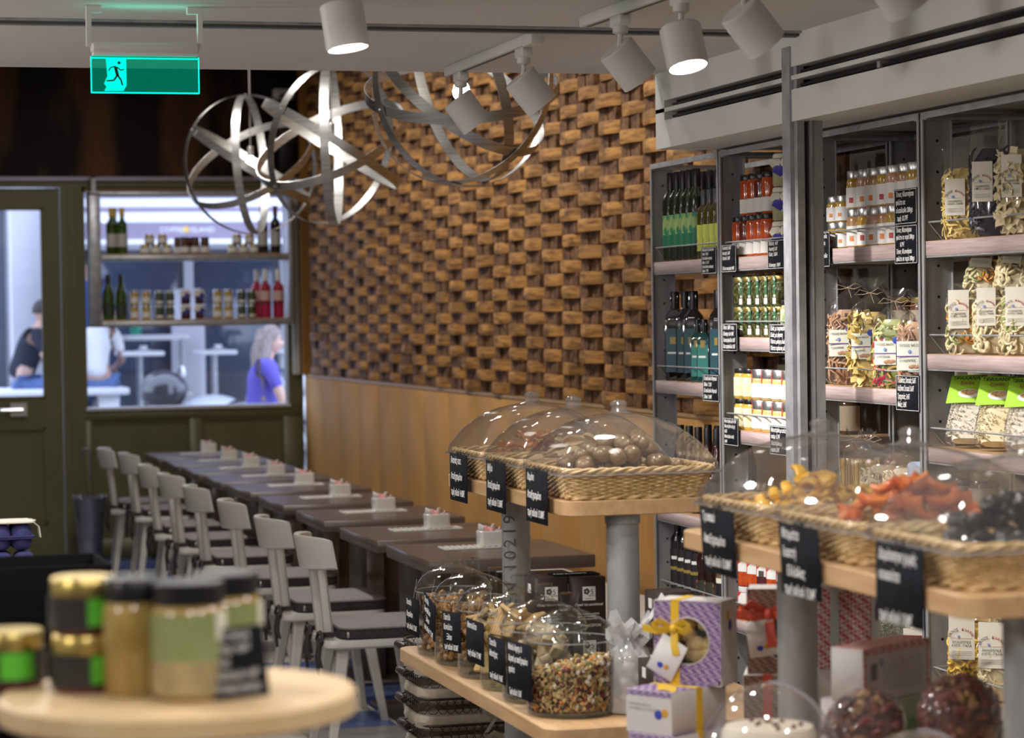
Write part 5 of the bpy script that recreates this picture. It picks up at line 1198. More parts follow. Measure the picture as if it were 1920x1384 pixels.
# ============================================================ DISPLAY STANDS
PX = 1.833
def stand(label, y0, y1, py, low):
    t = thing('display_stand', label, 'display stand', (0, 0, 0), 0)
    def board(nm, x0, x1, ya, yb, z, th):
        P = rrect((x1 - x0)/2, (yb - ya)/2, .045, 6, (x0 + x1)/2, (ya + yb)/2); cx, cy = (x0 + x1)/2, (ya + yb)/2
        def sc(k): return [(cx + (x - cx)*(1 - k/((x1 - x0)/2)), cy + (y - cy)*(1 - k/((yb - ya)/2))) for x, y in P]
        b = MB().loft([[(x, y, z - th) for x, y in sc(.002)], [(x, y, z - th + .002) for x, y in P], [(x, y, z - .002) for x, y in P], [(x, y, z) for x, y in sc(.002)]]).build(nm, OAK, t)
        return b
    board('upper_board', 1.672, 2.04, y0, y1, 1.21, .036); board('lower_board', 1.525, 2.16, low[0], low[1], .735, .036)
    for y in py:
        MB().lathe([(0, 0), (.039, 0), (.039, 1.172), (0, 1.172)], 28, (PX, y, 0)).build('pipe', GALVD, t)
        MB().lathe([(.039, 1.150), (.0425, 1.150), (.0425, 1.1735), (.039, 1.1735)], 28, (PX, y, 0)).build('pipe_cap', GALV, t)
        MB().lathe([(.039, 0), (.085, 0), (.085, .008), (.039, .014)], 28, (PX, y, 0)).build('floor_flange', GALV, t)
        MB().lathe([(.039, .690), (.052, .690), (.052, .699), (.039, .699)], 24, (PX, y, 0)).build('board_flange', GALV, t)
    return t
s1_ = stand('oak board display stand on zinc pipes carrying six dome jars', 5.66, 6.84, (6.69, 5.73), (5.33, 6.83))
s2_ = stand('nearer oak board display stand on zinc pipes with blurred baskets', 3.52, 4.86, (4.62, 3.64), (3.2, 5.06))
letters('ΕLK.EN 10219 S235', .05, mat('stencil_grey', (.15, .15, .155), .6), s1_, (PX - .012, 6.69 - .0393, .72), rot=(PI/2, -PI/2, 0), spacing=1.3)

# ---- wicker baskets
def make_basket():
    t = thing('wicker_basket', '', 'basket', group='wicker baskets on the display stands')
    H = .072; n = 132
    def path(k, z): return rrect(.165 + .018*k, .160 + .018*k, .035, 9)
    def resample(P, n):
        Q = P + [P[0]]; L = [0]
        for a, b in zip(Q, Q[1:]): L.append(L[-1] + math.hypot(b[0] - a[0], b[1] - a[1]))
        out = []; j = 0
        for i in range(n):
            d = L[-1]*i/n
            while L[j+1] < d: j += 1
            f = (d - L[j])/(L[j+1] - L[j]); out.append((Q[j][0] + (Q[j+1][0] - Q[j][0])*f, Q[j][1] + (Q[j+1][1] - Q[j][1])*f))
        return out
    side = MB(); rows_ = 13
    for r in range(rows_):
        q = r/(rows_ - 1); z = .006 + q*(H - .016); P = resample(path(q, z), n)
        pts = []
        for i, (x, y) in enumerate(P):
            w = .0028*math.cos(PI*i/2 + (PI if r % 2 else 0)); d = math.hypot(x, y); pts.append((x*(1 + w/d), y*(1 + w/d), z))
        side.tube(pts, .0027, 4, closed=True)
    for i in range(0, n, 2):
        a = resample(path(0, 0), n)[i]; b = resample(path(1, H), n)[i]; side.tube([(a[0], a[1], .002), (b[0], b[1], H - .004)], .0022, 4)
    side.build('woven_side', WICK, t, kind='stuff')
    rim = MB(); P = resample(path(1, H), 120)
    for ph in (0, 2*PI/3, 4*PI/3): rim.tube([(x*(1 + .0045*math.cos(i*.75 + ph)/math.hypot(x, y)), y*(1 + .0045*math.cos(i*.75 + ph)/math.hypot(x, y)), H - .003 + .0045*math.sin(i*.75 + ph)) for i, (x, y) in enumerate(P)], .0042, 5, closed=True)
    rim.build('braided_rim', WICK, t)
    foot = MB(); P = resample(path(0, 0), 110)
    for ph in (0, PI): foot.tube([(x*(1 + .004*math.cos(i*.8 + ph)/math.hypot(x, y)), y*(1 + .004*math.cos(i*.8 + ph)/math.hypot(x, y)), .0055 + .0035*math.sin(i*.8 + ph)) for i, (x, y) in enumerate(P)], .004, 5, closed=True)
    foot.build('braided_foot', WICK, t)
    MB().prism([(x*.985, y*.985) for x, y in path(0, 0)], .001, .007).build('base', WICK, t)
    return t
def make_cover():
    t = thing('acrylic_cover', '', 'food cover', group='clear dome covers over the baskets')
    A, B = .196, .190
    def ring(s_, z, rnd_): return [(x*s_, y*s_, z) for x, y in rrect(A, B, .03 + (min(A, B) - .031)*rnd_, 7)]
    MB().loft([ring(1.035, 0, 0), ring(1.035, .0018, 0), ring(1.0, .0025, 0), ring(.998, .018, 0), ring(.985, .024, 0), ring(.93, .040, .02), ring(.84, .066, .08), ring(.72, .091, .18), ring(.58, .112, .32), ring(.43, .126, .5), ring(.28, .134, .7), ring(.14, .138, .9), ring(.02, .139, 1)], cap=False).build('dome', ACRYL, t)
    MB().loft([ring(1.036, 0, 0), ring(1.036, .0026, 0), ring(1.001, .0030, 0), ring(1.0, 0, 0), ring(1.036, 0, 0)], cap=False).build('flange', thin_glass('acrylic_edge', (.78, .78, .88), .05, 1.5, .22, 2.2), t)
    MB().lathe([(.042, .1375), (.020, .143), (.017, .150), (.021, .158), (.018, .165), (.009, .169), (0, .170)], 20).build('knob', thin_glass('acrylic_knob', (.85, .84, .84), .04, 1.5, .10, 2.0), t)
    return t
BK = Kind(make_basket); CV = Kind(make_cover)
def fruit_piece(kind, seed):
    rr = random.Random(seed); m = MB()
    if kind == 'round': m.ell((0, 0, .017), .021, .0175, .0165, 14, 10, .03, rr)
    elif kind == 'fold':
        rings = []
        for i in range(7):
            q = -1 + i/3; w = .017*(1.05 - q*q)**.5 + .002
            rings.append([(q*.024, w*math.cos(a)*(1 + rr.uniform(-.12, .12)), .010 + (.006 + .005*rr.random())*math.sin(a) + .008*q*q) for a in [2*PI*j/10 for j in range(10)]])
        m.loft(rings)
    elif kind == 'slice': m.lathe([(0, .001), (.006, .0), (.024, .002), (.026, .005), (.023, .008), (.007, .006), (0, .007)], 16); m.v = [(x, y, z + .004*math.sin(x*90 + seed)) for x, y, z in m.v]
    elif kind == 'lump': m.ell((0, 0, .012), .020, .014, .012, 12, 8, .16, rr)
    elif kind == 'strip': m.loft([[(q*.030, .010*math.cos(a), .008 + .006*math.sin(a) + .006*math.sin(q*3)) for a in [2*PI*j/8 for j in range(8)]] for q in (-1, -.8, -.3, .3, .8, 1)])
    return m
F1 = mat('candied_amber', (.55, .17, .015), .2, 0, (.70, .30, .04), 20, coat=.5, rnd=.2); F2 = mat('dried_apple', (.66, .45, .20), .55, 0, (.74, .56, .30), 25, rnd=.15); F3 = mat('candied_lemon', (.155, .090, .030), .32, 0, (.23, .14, .06), 20, coat=.25, rnd=.2)
F4 = mat('dried_mango', (.78, .40, .02), .4, 0, (.86, .54, .06), 25, rnd=.2); F5 = mat('dried_tomato', (.60, .10, .012), .35, 0, (.70, .24, .04), 30, rnd=.25); F6 = mat('prune', (.010, .008, .008), .35, 0, (.025, .018, .018), 40, coat=.2)
BSK = [(1.86, 6.605, 'amber candied fruit', 'strip', F1, 'farthest on the far stand', ['Ανανάς-παπ.', 'Αποξηραμένο', 'τιμή κιλού 14.80€'], 26, .012),
       (1.86, 6.215, 'dried apple rings', 'slice', F2, 'middle on the far stand', ['Μήλο', 'Αποξηραμένο', 'τιμή κιλού 13.80€'], 26, .020),
       (1.86, 5.835, 'brown candied lemons', 'round', F3, 'nearest on the far stand', ['Λεμόνι', 'Αποξηραμένο', 'τιμή κιλού 13.80€'], 46, .020),
       (1.872, 4.585, 'yellow dried mango', 'strip', F4, 'farthest on the near stand', ['Τροπικό', 'Αποξηραμένο', 'τιμή κιλού 13.80€'], 40, .012),
       (1.872, 4.165, 'orange dried tomatoes', 'fold', F5, 'middle on the near stand', ['Ντομάτα', 'λιαστή', '   Ελλάδας', 'τιμή κιλού 13.8€'], 52, .026),
       (1.872, 3.745, 'black prunes', 'lump', F6, 'nearest on the near stand', ['Δαμάσκηνο χωρίς', 'κουκούτσι', '', 'τιμή κιλού 13.8€'], 60, .020)]
for bi, (x, y, what, kd, mt, where, lines, n, up) in enumerate(BSK):
    BK.put(f'square wicker basket of {what}, {where}', (x, y, 1.2105), 0)
    CV.put(f'clear dome cover over the {what}', (x, y, 1.270), 0)
    liner = None
    rr = random.Random(100 + bi); ms = [fruit_piece(kd, 7*bi + q).mesh('fruit') for q in range(3)]
    for me in ms: me.materials.append(mt)
    nm = {'round': 'candied_lemon', 'strip': 'dried_fruit_strip', 'slice': 'dried_apple_ring', 'fold': 'dried_tomato', 'lump': 'prune'}[kd]
    for i in range(n):
        lay = 0 if i < n*.45 else (1 if i < n*.8 else 2); rad = (.148, .105, .055)[lay]
        a = rr.uniform(0, 2*PI); q = rad*math.sqrt(rr.random())
        o = bpy.data.objects.new(nm, ms[i % 3]); col.objects.link(o)
        o.location = (x + q*math.cos(a)*1.0, y + q*math.sin(a)*1.0, 1.2105 + .044 + up*.6 + lay*.0250 + rr.uniform(0, .004)); s_ = rr.uniform(.85, 1.25); o.scale = (s_, s_, s_)
        o.rotation_euler = (rr.uniform(-.4, .4), rr.uniform(-.4, .4), rr.uniform(0, 6.3)) if kd != 'round' else (rr.uniform(-.5, .5), rr.uniform(-.5, .5), rr.uniform(0, 6.3))
        tag(o, f'piece of the {what} heaped in the covered basket', 'dried fruit', f'{what} in a basket')
    fb = MB().prism(rrect(.158, .153, .03, 5), 0, .030).build('paper_bed', mat('kraft_bed', (.40, .26, .13), .8)); fb.location = (x, y, 1.2185); tag(fb, f'brown paper bed under the {what}', 'paper')
    c_ = card('chalk_sign', f'black chalk sign hanging on the basket of {what}', .185, .128, lines, (x - .2055, y + .01, 1.147 if bi < 3 else 1.142), FACE, (-.0, .0, .0, .06, .05, 0)[bi], .026, False, 'sign', 'chalk signs on the baskets', .2, None, 1.15, .95)
    MB().cbox(-.012, -.002, .118, .012, .006, .134, .001).build('clip', BLACK, c_)

# ---- six dome jars
def make_dome_jar():
    t = thing('dome_jar', '', 'jar', group='glass dome jars on the far stand')
    MB().lathe([(0, .0), (.090, .0), (.099, .004), (.1015, .014), (.1015, .165), (.1035, .170)], 40).build('glass_wall', GLASS, t)
    MB().lathe([(0, .0035), (.092, .0035), (.0975, .010), (.0975, .013), (0, .011)], 40).build('glass_base', thin_glass('jar_base_glass', (.90, .95, .93), .03, 1.5, .06, 2.2), t)
    MB().lathe([(.1035, .1705), (.106, .172), (.106, .176), (.1015, .180), (.097, .193), (.086, .208), (.068, .221), (.045, .231), (.026, .237), (.0205, .244), (.020, .262), (.0235, .272), (.0225, .275), (0, .2755)], 40).build('lid', GLASS, t)
    MB().lathe([(.1035, .1685), (.1045, .1705), (.1035, .1725), (.1015, .1705), (.1035, .1685)], 40).build('rim', thin_glass('jar_rim_glass', (.85, .88, .9), .03, 1.5, .15, 2.5), t)
    return t
DJ = Kind(make_dome_jar)
JY = [6.64, 6.435, 6.185, 5.96, 5.755, 5.54]; JX = 1.642
NUT = mat('honeyed_nuts', (.30, .14, .045), .35, 0, (.50, .28, .11), 40, coat=.3, rnd=.3); SES = mat('sesame_bar', (.46, .27, .09), .5, 0, (.62, .42, .19), 130, bump=.4, bscale=160, rnd=.15)
NOUG = mat('wrapped_nougat', (.40, .27, .15), .35, 0, (.52, .39, .25), 20, coat=.5, rnd=.12); WAFER = mat('wafer', (.46, .27, .11), .6, 0, (.56, .37, .18), 60, rnd=.1)
CONT = [('walnut brittle', NUT, ['Παστέλι', 'Καρυδάτο', 'τιμή κιλού 17.30€']), ('caramelised nut clusters', NUT, ['Παστέλι', 'Αμυγδάλου', '     Ξύλου', 'τιμή κιλού 17.30€']), ('sesame bars', SES, ['Παστέλι', 'Κανελάτο', '     Ξύλου', 'τιμή κιλού 18.30€']),
        ('wrapped wafer squares', WAFER, ['Μαντολάτο', '', 'τιμή κιλού 17.90€']), ('wrapped nougat', NOUG, ['Παστέλι', 'Μαστίχας', '', 'τιμή κιλού 14.8€']), ('muesli with dried fruit', None, ['Μούσλι δημητρ. &', 'Καρποί με αποξηραμένα', 'φρούτα', '', 'Τιμή κιλού 13.8€'])]
for ji, y in enumerate(JY):
    what, mt, lines = CONT[ji]; base = .7355
    DJ.put(f'glass dome jar of {what}, {ORD[ji]} from the far end', (JX, y, base), .3*ji)
    rr = random.Random(200 + ji)
    if ji in (0, 1):
        ms = []
        for q in range(4):
            m = MB()
            for w in range(5): m.ell((rr.uniform(-.014, .014), rr.uniform(-.012, .012), rr.uniform(-.008, .008)), rr.uniform(.009, .014), rr.uniform(.008, .012), rr.uniform(.007, .011), 8, 6, .15, rr)
            me = m.mesh('nut_cluster'); me.materials.append(mt); ms.append(me)
        N_ = 78
        for i in range(N_):
            lay = i // 13; a = rr.uniform(0, 2*PI) if i % 13 < 4 else (i % 13)*2*PI/9 + lay*.5; q = rr.uniform(0, .05) if i % 13 < 4 else rr.uniform(.070, .078)
            o = bpy.data.objects.new('nut_cluster', ms[i % 4]); col.objects.link(o); o.location = (JX + q*math.cos(a), y + q*math.sin(a), base + .028 + lay*.0235 + rr.uniform(-.003, .003)); o.rotation_euler = (rr.uniform(0, 6), rr.uniform(0, 6), rr.uniform(0, 6)); s_ = rr.uniform(.8, 1.05); o.scale = (s_,)*3
            tag(o, f'one of the {what} in the {ORD[ji]} dome jar', 'sweet', f'{what} in a jar')
    elif ji in (2, 3, 4):
        dims = [(.034, .026, .006), (.036, .036, .005), (.020, .013, .011)][ji - 2]
        m = MB().cbox(-dims[0], -dims[1], -dims[2], dims[0], dims[1], dims[2], .002)
        if ji == 3:
            for k_ in range(-4, 5): m.box(-dims[0], k_*.008 - .001, dims[2], dims[0], k_*.008 + .001, dims[2] + .0012)
        me = m.mesh('sweet_bar'); me.materials.append(mt)
        N_ = (44, 36, 60)[ji - 2]
        for i in range(N_):
            lay = i / N_; a = rr.uniform(0, 2*PI); q = rr.uniform(.0, .056); nm = ('sesame_bar', 'wafer_square', 'nougat_piece')[ji - 2]
            o = bpy.data.objects.new(nm, me); col.objects.link(o); top = (.15, .175, .165)[ji - 2]
            o.location = (JX + q*math.cos(a), y + q*math.sin(a), base + .036 + lay*(top - .036)); o.rotation_euler = (rr.uniform(-1.2, 1.2), rr.uniform(-1.2, 1.2), a)
            tag(o, f'one of the {what} in the {ORD[ji]} dome jar', 'sweet', f'{what} in a jar')
        if ji > 2:
            wr = MB(); 
            for i in range(14):
                c = Vector((rr.uniform(-.05, .05), rr.uniform(-.05, .05), rr.uniform(.03, .17))); u = Vector((rr.uniform(-1, 1), rr.uniform(-1, 1), rr.uniform(-.4, .4))).normalized()*.035
                wr.ribbon([c - u, c + Vector((0, 0, .01)), c + u], .05, .0006, (rr.uniform(-.5, .5), rr.uniform(-.5, .5), 1))
            w_ = wr.build('cellophane', FILM); w_.location = (JX, y, base); tag(w_, f'crinkled cellophane around the {what}', 'wrapping', kind='stuff')
    else:
        cols = [mat('oat_flake', (.50, .36, .17), .7), mat('toasted_oat', (.34, .20, .075), .7), mat('pumpkin_seed', (.14, .15, .05), .6), mat('cranberry', (.11, .010, .012), .4), mat('coconut_cube', (.66, .60, .52), .6), mat('apricot_bit', (.60, .20, .03), .5), mat('raisin', (.03, .012, .010), .5)]
        bins = [MB() for _ in cols]; wts = [.40, .24, .14, .09, .04, .03, .06]
        for i in range(2600):
            r_ = rr.random(); c_ = 0
            while r_ > wts[c_] and c_ < 6: r_ -= wts[c_]; c_ += 1
            zz_ = rr.random(); surf = rr.random() < .7
            a = rr.uniform(0, 2*PI); q = rr.uniform(.088, .0945) if surf and zz_ < .97 else .094*math.sqrt(rr.random())
            z = .016 + zz_*(.098 + .022*math.sin(a*1.0 + 2.0)) if surf else .104 + .020*math.sin(a + 2.0)*q/.094 + rr.uniform(-.004, .010)
            sx_, sy_, sz_ = [(.0072, .0056, .0022), (.0066, .0054, .0028), (.0078, .0042, .0024), (.0085, .0062, .0055), (.0075, .0070, .0055), (.0085, .0065, .004), (.0078, .0055, .0045)][c_]
            bins[c_].ell((q*math.cos(a), q*math.sin(a), z), sx_, sy_, sz_, 5, 3, 0, None, Euler((rr.uniform(0, 6), rr.uniform(0, 6), rr.uniform(0, 6))).to_matrix())
        mu = thing('muesli', 'muesli of oats, seeds and dried fruit filling the nearest dome jar', 'muesli', (JX, y, base)); mu['kind'] = 'stuff'
        MB().lathe([(0, .014), (.086, .014), (.088, .09), (.08, .097), (0, .102)], 24).build('oat_core', cols[1], mu)
        for b_, c_ in zip(bins, cols): b_.build('flakes', c_, mu, kind='stuff')
    cc = card('chalk_tag', f'black chalk tag on the dome jar of {what}', (.15, .165, .165, .165, .15, .175)[ji], (.10, .098, .10, .105, .105, .128)[ji], lines, (JX - .1105, y + (.02, .03, .03, .02, .02, .035)[ji], base + (.052, .075, .062, .062, .045, .035)[ji]), FACE + (0, -.06, .03, .0, .0, .05)[ji], .0, .021, False, 'sign', 'chalk tags on the dome jars', .2, None, 1.1, .95)
    cc.rotation_euler = (0, (0, .12, -.06, -.02, -.02, -.03)[ji], cc.rotation_euler[2])
    MB().tube([(0, .002, .09), (0, .010, .13), (0, .0135, .150)], .0006, 4).build('string', STRAP, cc)

# ---- tea boxes, plastic bag and dark boxes behind the jars
TEA = mat('dark_brown_card', (.022, .012, .011), .45, 0, (.028, .016, .014), 8); TEAT = mat('brown_card_top', (.040, .028, .026), .5)
def make_tea():
    t = thing('tea_box', '', 'box', group='dark brown tea boxes')
    MB().cbox(-.043, -.043, 0, .043, .043, .132, .001).build('carton', TEA, t)
    MB().box(-.0165, -.0437, .075, .0165, -.043, .109).build('white_label', PAPER, t)
    b = MB()
    for k_ in range(5): b.ell((-.006 + .005*math.cos(k_*2*PI/5), -.0438, .097 + .005*math.sin(k_*2*PI/5)), .0036, .0004, .0036, 8, 5)
    b.build('flower_mark', INKB, t)
    letters('5', .018, INKB, t, (.003, -.0439, .090)); letters('φύλλα', .0065, INKB, t, (-.001, -.0439, .085)); letters('ΠΑΡΑΔΟΣΗ', .0035, INKB, t, (-.011, -.0439, .078))
    letters('Γλυκό του κουταλιού', .0085, INK, t, (-.037, -.0436, .062), shear=.3, sx=.85); letters('Παραδοσιακά προϊόντα\nχωρίς συντηρητικά\n Γλυκά & μαρμελάδες', .0062, INK, t, (-.030, -.0436, .040), sx=.8); letters('ΧΩΡΙΟΝ', .009, INK, t, (-.005, -.0436, .010))
    MB().box(-.044, -.012, .092, -.043, .012, .115).build('side_label', PAPER, t)
    return t
TE = Kind(make_tea)
for i, (x, y, z, rz, nm) in enumerate(((1.725, 6.02, .7355, .0, 'bottom box of the inner pile'), (1.725, 6.02, .868, .02, 'top box of the inner pile, lettering showing'), (1.815, 5.995, .7355, 0, 'bottom box of the outer pile'), (1.815, 5.995, .868, .0, 'top box of the outer pile beside the pipe'), (1.765, 6.115, .7355, 0, 'box standing behind the two piles, lower'), (1.765, 6.115, .868, 0, 'box standing behind the two piles, upper'))):
    TE.put(f'dark brown tea box, {nm}', (x, y, z), rz)
pn = thing('price_slip', 'black price slip lying on top of the tea boxes', 'price card', (1.80, 6.03, 1.0012)); MB().cbox(-.06, -.035, 0, .06, .035, .0018, .0006).build('card', CHALK, pn); letters('4.90€', .018, INK, pn, (-.01, -.01, .0022), rot=(0, 0, 0)); letters('Τσάι βουνού', .012, INK, pn, (-.055, -.01, .0022), rot=(0, 0, 0))
for i, (x, y, z, nm) in enumerate(((1.90, 5.60, .7355, 'lower of the pair behind the gift box'), (1.90, 5.60, .868, 'upper of the pair behind the gift box'), (1.82, 5.41, .7355, 'short one in front of the plastic bag'))):
    TE.put(f'dark brown box, {nm}', (x, y, z), .0)
bgp = thing('plastic_bag', 'crumpled clear plastic bag of white sweets tied with white ribbon', 'bag', (1.772, 5.50, .7355))
wb = mat('milky_film', (.62, .60, .60), .25, 0, (.75, .74, .74), 12, bump=.6, bscale=22, coat=.5)
rr = random.Random(77); rings = []
for q, k_ in ((0, .8), (.02, 1), (.3, 1.02), (.55, 1.0), (.68, .8), (.76, .35), (.80, .2), (.86, .45), (1.0, .95)):
    rings.append([(.052*k_*math.cos(a)*(1 + rr.uniform(-.1, .1)), .045*k_*math.sin(a)*(1 + rr.uniform(-.1, .1)), q*.215 + (rr.uniform(-.02, .02) if q == 1 else 0)) for a in [2*PI*j/16 for j in range(16)]])
MB().loft(rings, cap=False).build('film', thin_glass('cloudy_film', (.85, .84, .84), .12, 1.4, .34, 1.6), bgp)
for i in range(10):
    a = i*2.4; MB().ell((.026*math.cos(a)*(i % 3)*.5, .024*math.sin(a)*(i % 3)*.5, .022 + .012*i), .018, .015, .013, 10, 7).build('white_sweet', wb, bgp)
rb_ = MB()
for i in range(7):
    a = i*2*PI/7; rb_.ribbon([(0, 0, .165), (.03*math.cos(a), .03*math.sin(a), .195), (.055*math.cos(a), .05*math.sin(a), .180), (.03*math.cos(a + .3), .03*math.sin(a + .3), .160), (0, 0, .163)], .022, .0012)
rb_.ribbon([(0, -.01, .16), (.02, -.045, .13), (.025, -.055, .08), (.04, -.06, .06)], .02, .0012, (1, 0, .2)); rb_.ribbon([(0, 0, .165), (.05, -.01, .22), (.075, -.02, .27)], .02, .0012, (0, 1, .3))
rb_.build('ribbon_bow', thin_glass('organza', (.8, .79, .79), .2, 1.4, .55, 1.2), bgp)

# ---- gift boxes
def patt(name, c1, c2, sc=95):
    if name in MATS: return MATS[name]
    m = bpy.data.materials.new(name); m.use_nodes = True; N = m.node_tree.nodes; L = m.node_tree.links; b = N['Principled BSDF']; b.inputs['Roughness'].default_value = .5
    tc = N.new('ShaderNodeTexCoord'); mp = N.new('ShaderNodeMapping'); mp.inputs['Rotation'].default_value = (.785, .6, .785); L.new(tc.outputs['Object'], mp.inputs['Vector'])
    ck = N.new('ShaderNodeTexChecker'); ck.inputs['Scale'].default_value = sc; ck.inputs['Color1'].default_value = (*c1, 1); ck.inputs['Color2'].default_value = (*c2, 1); L.new(mp.outputs[0], ck.inputs['Vector'])
    L.new(ck.outputs['Color'], b.inputs['Base Color']); MATS[name] = m; return m
PURP = patt('purple_lattice', (.10, .014, .18), (.42, .35, .47), 190); BRNP = patt('brown_lattice', (.16, .075, .05), (.36, .24, .19), 190); REDP = patt('red_lattice', (.40, .035, .06), (.62, .55, .54), 150); CORP = patt('coral_lattice', (.52, .11, .09), (.66, .50, .46), 150)
WCARD = mat('white_box_card', (.56, .53, .52), .5); YRIB = mat('yellow_ribbon', (.72, .46, .03), .4); CORR = mat('coral_ribbon', (.66, .10, .06), .4)
def gift(label, w, d, h, loc, rz, front, side, window=None, ribbon=None, cookies=None, top=None, group=None, emblem=True):
    """carton: patterned front (-y), plain sides; the front may have a round window with pastries behind"""
    t = thing('gift_box', label, 'box', loc, rz, group)
    if window:
        r_, cz = window; n = 32; m = MB()
        circ = [(r_*math.cos(2*PI*j/n), cz + r_*math.sin(2*PI*j/n)) for j in range(n)]
        def sq(a):
            c, s_ = math.cos(a), math.sin(a); k_ = min((w/2)/max(abs(c), 1e-6), ((h - cz) if s_ > 0 else cz)/max(abs(s_), 1e-6)); return (c*k_, cz + s_*k_)
        oc = [sq(2*PI*j/n) for j in range(n)]
        m.loft([[(x, -d/2, z) for x, z in oc], [(x, -d/2, z) for x, z in circ], [(x, -d/2 + .002, z) for x, z in circ], [(x, -d/2 + .002, z) for x, z in oc]], cap=False); m.build('front_panel', front, t)
        MB().box(-w/2, d/2 - .002, 0, w/2, d/2, h).build('back_panel', side, t)
        for x in (-1, 1): MB().box(min(x*w/2, x*(w/2 - .002)), -d/2, 0, max(x*w/2, x*(w/2 - .002)), d/2, h).build('side_panel', side, t)
        MB().box(-w/2, -d/2, h - .002, w/2, d/2, h).build('top_panel', top or side, t); MB().box(-w/2, -d/2, 0, w/2, d/2, .002).build('bottom_panel', side, t)
        MB().tube([(x, -d/2 - .0005, z) for x, z in circ], .0016, 5, closed=True).build('window_edge', WCARD, t)
        MB().box(-w/2 + .004, -d/2 + .0025, .004, w/2 - .004, -d/2 + .003, h - .004).build('window_film', GLASS, t)
        rr = random.Random(len(label))
        for i in range(14):
            MB().ell((rr.uniform(-r_, r_)*.9, -d/2 + .025 + .01*rr.random(), min(h - .03, max(.02, cz - r_ + .015 + (i//3)*.022))), .020, .016, .018, 12, 8, .05, rr).build('pastry', cookies, t)
    else:
        MB().cbox(-w/2, -d/2, 0, w/2, d/2, h, .0012).build('carton', side, t)
        MB().box(-w/2 + .001, -d/2 - .0006, .001, w/2 - .001, -d/2, h - .001).build('front_panel', front, t)
    if top and not window: MB().box(-w/2 + .001, -d/2 + .001, h, w/2 - .001, d/2 - .001, h + .0006).build('top_panel', top, t)
    if ribbon:
        rw = .018; x = -w*.18; m = MB(); e = .0012
        m.box(x - rw/2, -d/2 - e, -.0, x + rw/2, -d/2 - e/3, h + e); m.box(x - rw/2, -d/2 - e, h, x + rw/2, d/2 + e, h + e); m.box(x - rw/2, d/2, 0, x + rw/2, d/2 + e, h)
        m.build('ribbon', ribbon, t)
    return t
def bow(t, x, y, z, mt, s_=1):
    b = MB()
    for sg in (-1, 1):
        b.ribbon([(x, y, z), (x + sg*.022*s_, y - .012*s_, z + .014*s_), (x + sg*.036*s_, y - .014*s_, z + .004*s_), (x + sg*.022*s_, y - .012*s_, z - .004*s_), (x, y, z)], .014*s_, .0012, (0, -.6, 1))
    b.ribbon([(x, y, z), (x - .03*s_, y - .012, z - .004), (x - .055*s_, y - .012, z + .002)], .013*s_, .0012, (0, -.2, 1)); b.ribbon([(x, y, z), (x + .004, y - .012, z - .025*s_), (x + .008, y - .010, z - .045*s_)], .013*s_, .0012, (1, 0, .1))
    b.ell((x, y - .006, z), .007*s_, .006*s_, .008*s_, 8, 6); b.build('bow', mt, t)
def hangtag(t, x, y, z, mt, s_=1, rot=.5):
    m = Matrix.Translation((x, y, z)) @ Matrix.Rotation(rot, 4, 'Y')
    MB().cbox(-.026*s_, -.0007, -.034*s_, .026*s_, .0007, .034*s_, .0004).xf(m).build('gift_tag', mt, t)
    MB().ell((-.006, -.001, -.018*s_), .007, .0006, .006, 8, 5).xf(m).build('tag_mark', INKBL, t); MB().ell((.008, -.001, -.016*s_), .006, .0006, .006, 8, 5).xf(m).build('tag_mark', mat('amber_print', (.55, .28, .03), .6), t)
COOK = mat('shortbread', (.52, .32, .13), .6, 0, (.62, .42, .20), 30)
gb = 'pastry gift boxes'
t = gift('upright purple lattice gift box with round window and yellow bow', .145, .085, .168, (1.682, 4.79, .9065), -.72, PURP, WCARD, (.047, .088), YRIB, COOK, WCARD, gb)
bow(t, -.027, -.045, .112, YRIB, 1.15); hangtag(t, -.04, -.052, .055, PAPER, 1.15, .5)
MB().ell((.0728, .005, .118), .0006, .010, .012, 10, 6).build('fruit_print', INKBL, t); MB().ell((.0728, -.006, .138), .0006, .008, .012, 10, 6).build('lemon_print', MATS['amber_print'], t)
for i, (z, nm) in enumerate(((.8212, 'middle of the pile'), (.7358, 'bottom of the pile'))):
    t = gift(f'flat white gift box with purple lid and yellow ribbon, {nm}', .115, .175, .085, (1.632, 4.765 - .010*i, z), -1.0, WCARD, WCARD, None, None, None, PURP, gb)
    MB().box(-.056, -.0885, .074, .056, -.0876, .0845).build('purple_edge', PURP, t)
    MB().ell((.024, -.0885, .040), .010, .0006, .010, 10, 6).build('fruit_print', INKBL, t); MB().ell((.040, -.0885, .044), .009, .0006, .009, 10, 6).build('lemon_print', MATS['amber_print'], t)
    letters('Λουκούμια με\nσταφύλι & λεμόνι', .009, L_GREY, t, (-.05, -.0888, .055)); MB().box(.0575, -.01, 0, .0583, .010, .085).build('ribbon', YRIB, t); MB().box(-.055, -.012, .0856, .058, .006, .0866).build('ribbon', YRIB, t)
    if i == 0: MB().ribbon([(-.0, -.06, .088), (.03, -.075, .094), (.055, -.07, .089)], .012, .001, (0, .5, 1)).build('ribbon_tail', YRIB, t)
t = gift('brown lattice gift box with coral bow behind the pipe', .15, .09, .175, (1.905, 4.87, .9062), -.42, BRNP, WCARD, (.045, .075), None, mat('chocolate', (.035, .015, .012), .4), WCARD, gb)
bow(t, -.03, -.047, .125, CORR, 1.5); hangtag(t, -.045, -.052, .075, PAPER, 1.1, -.15)
gift('brown lattice box lying under the coral-bowed one', .155, .13, .17, (1.905, 4.885, .7358), -.42, BRNP, WCARD, None, CORR, None, WCARD, gb)
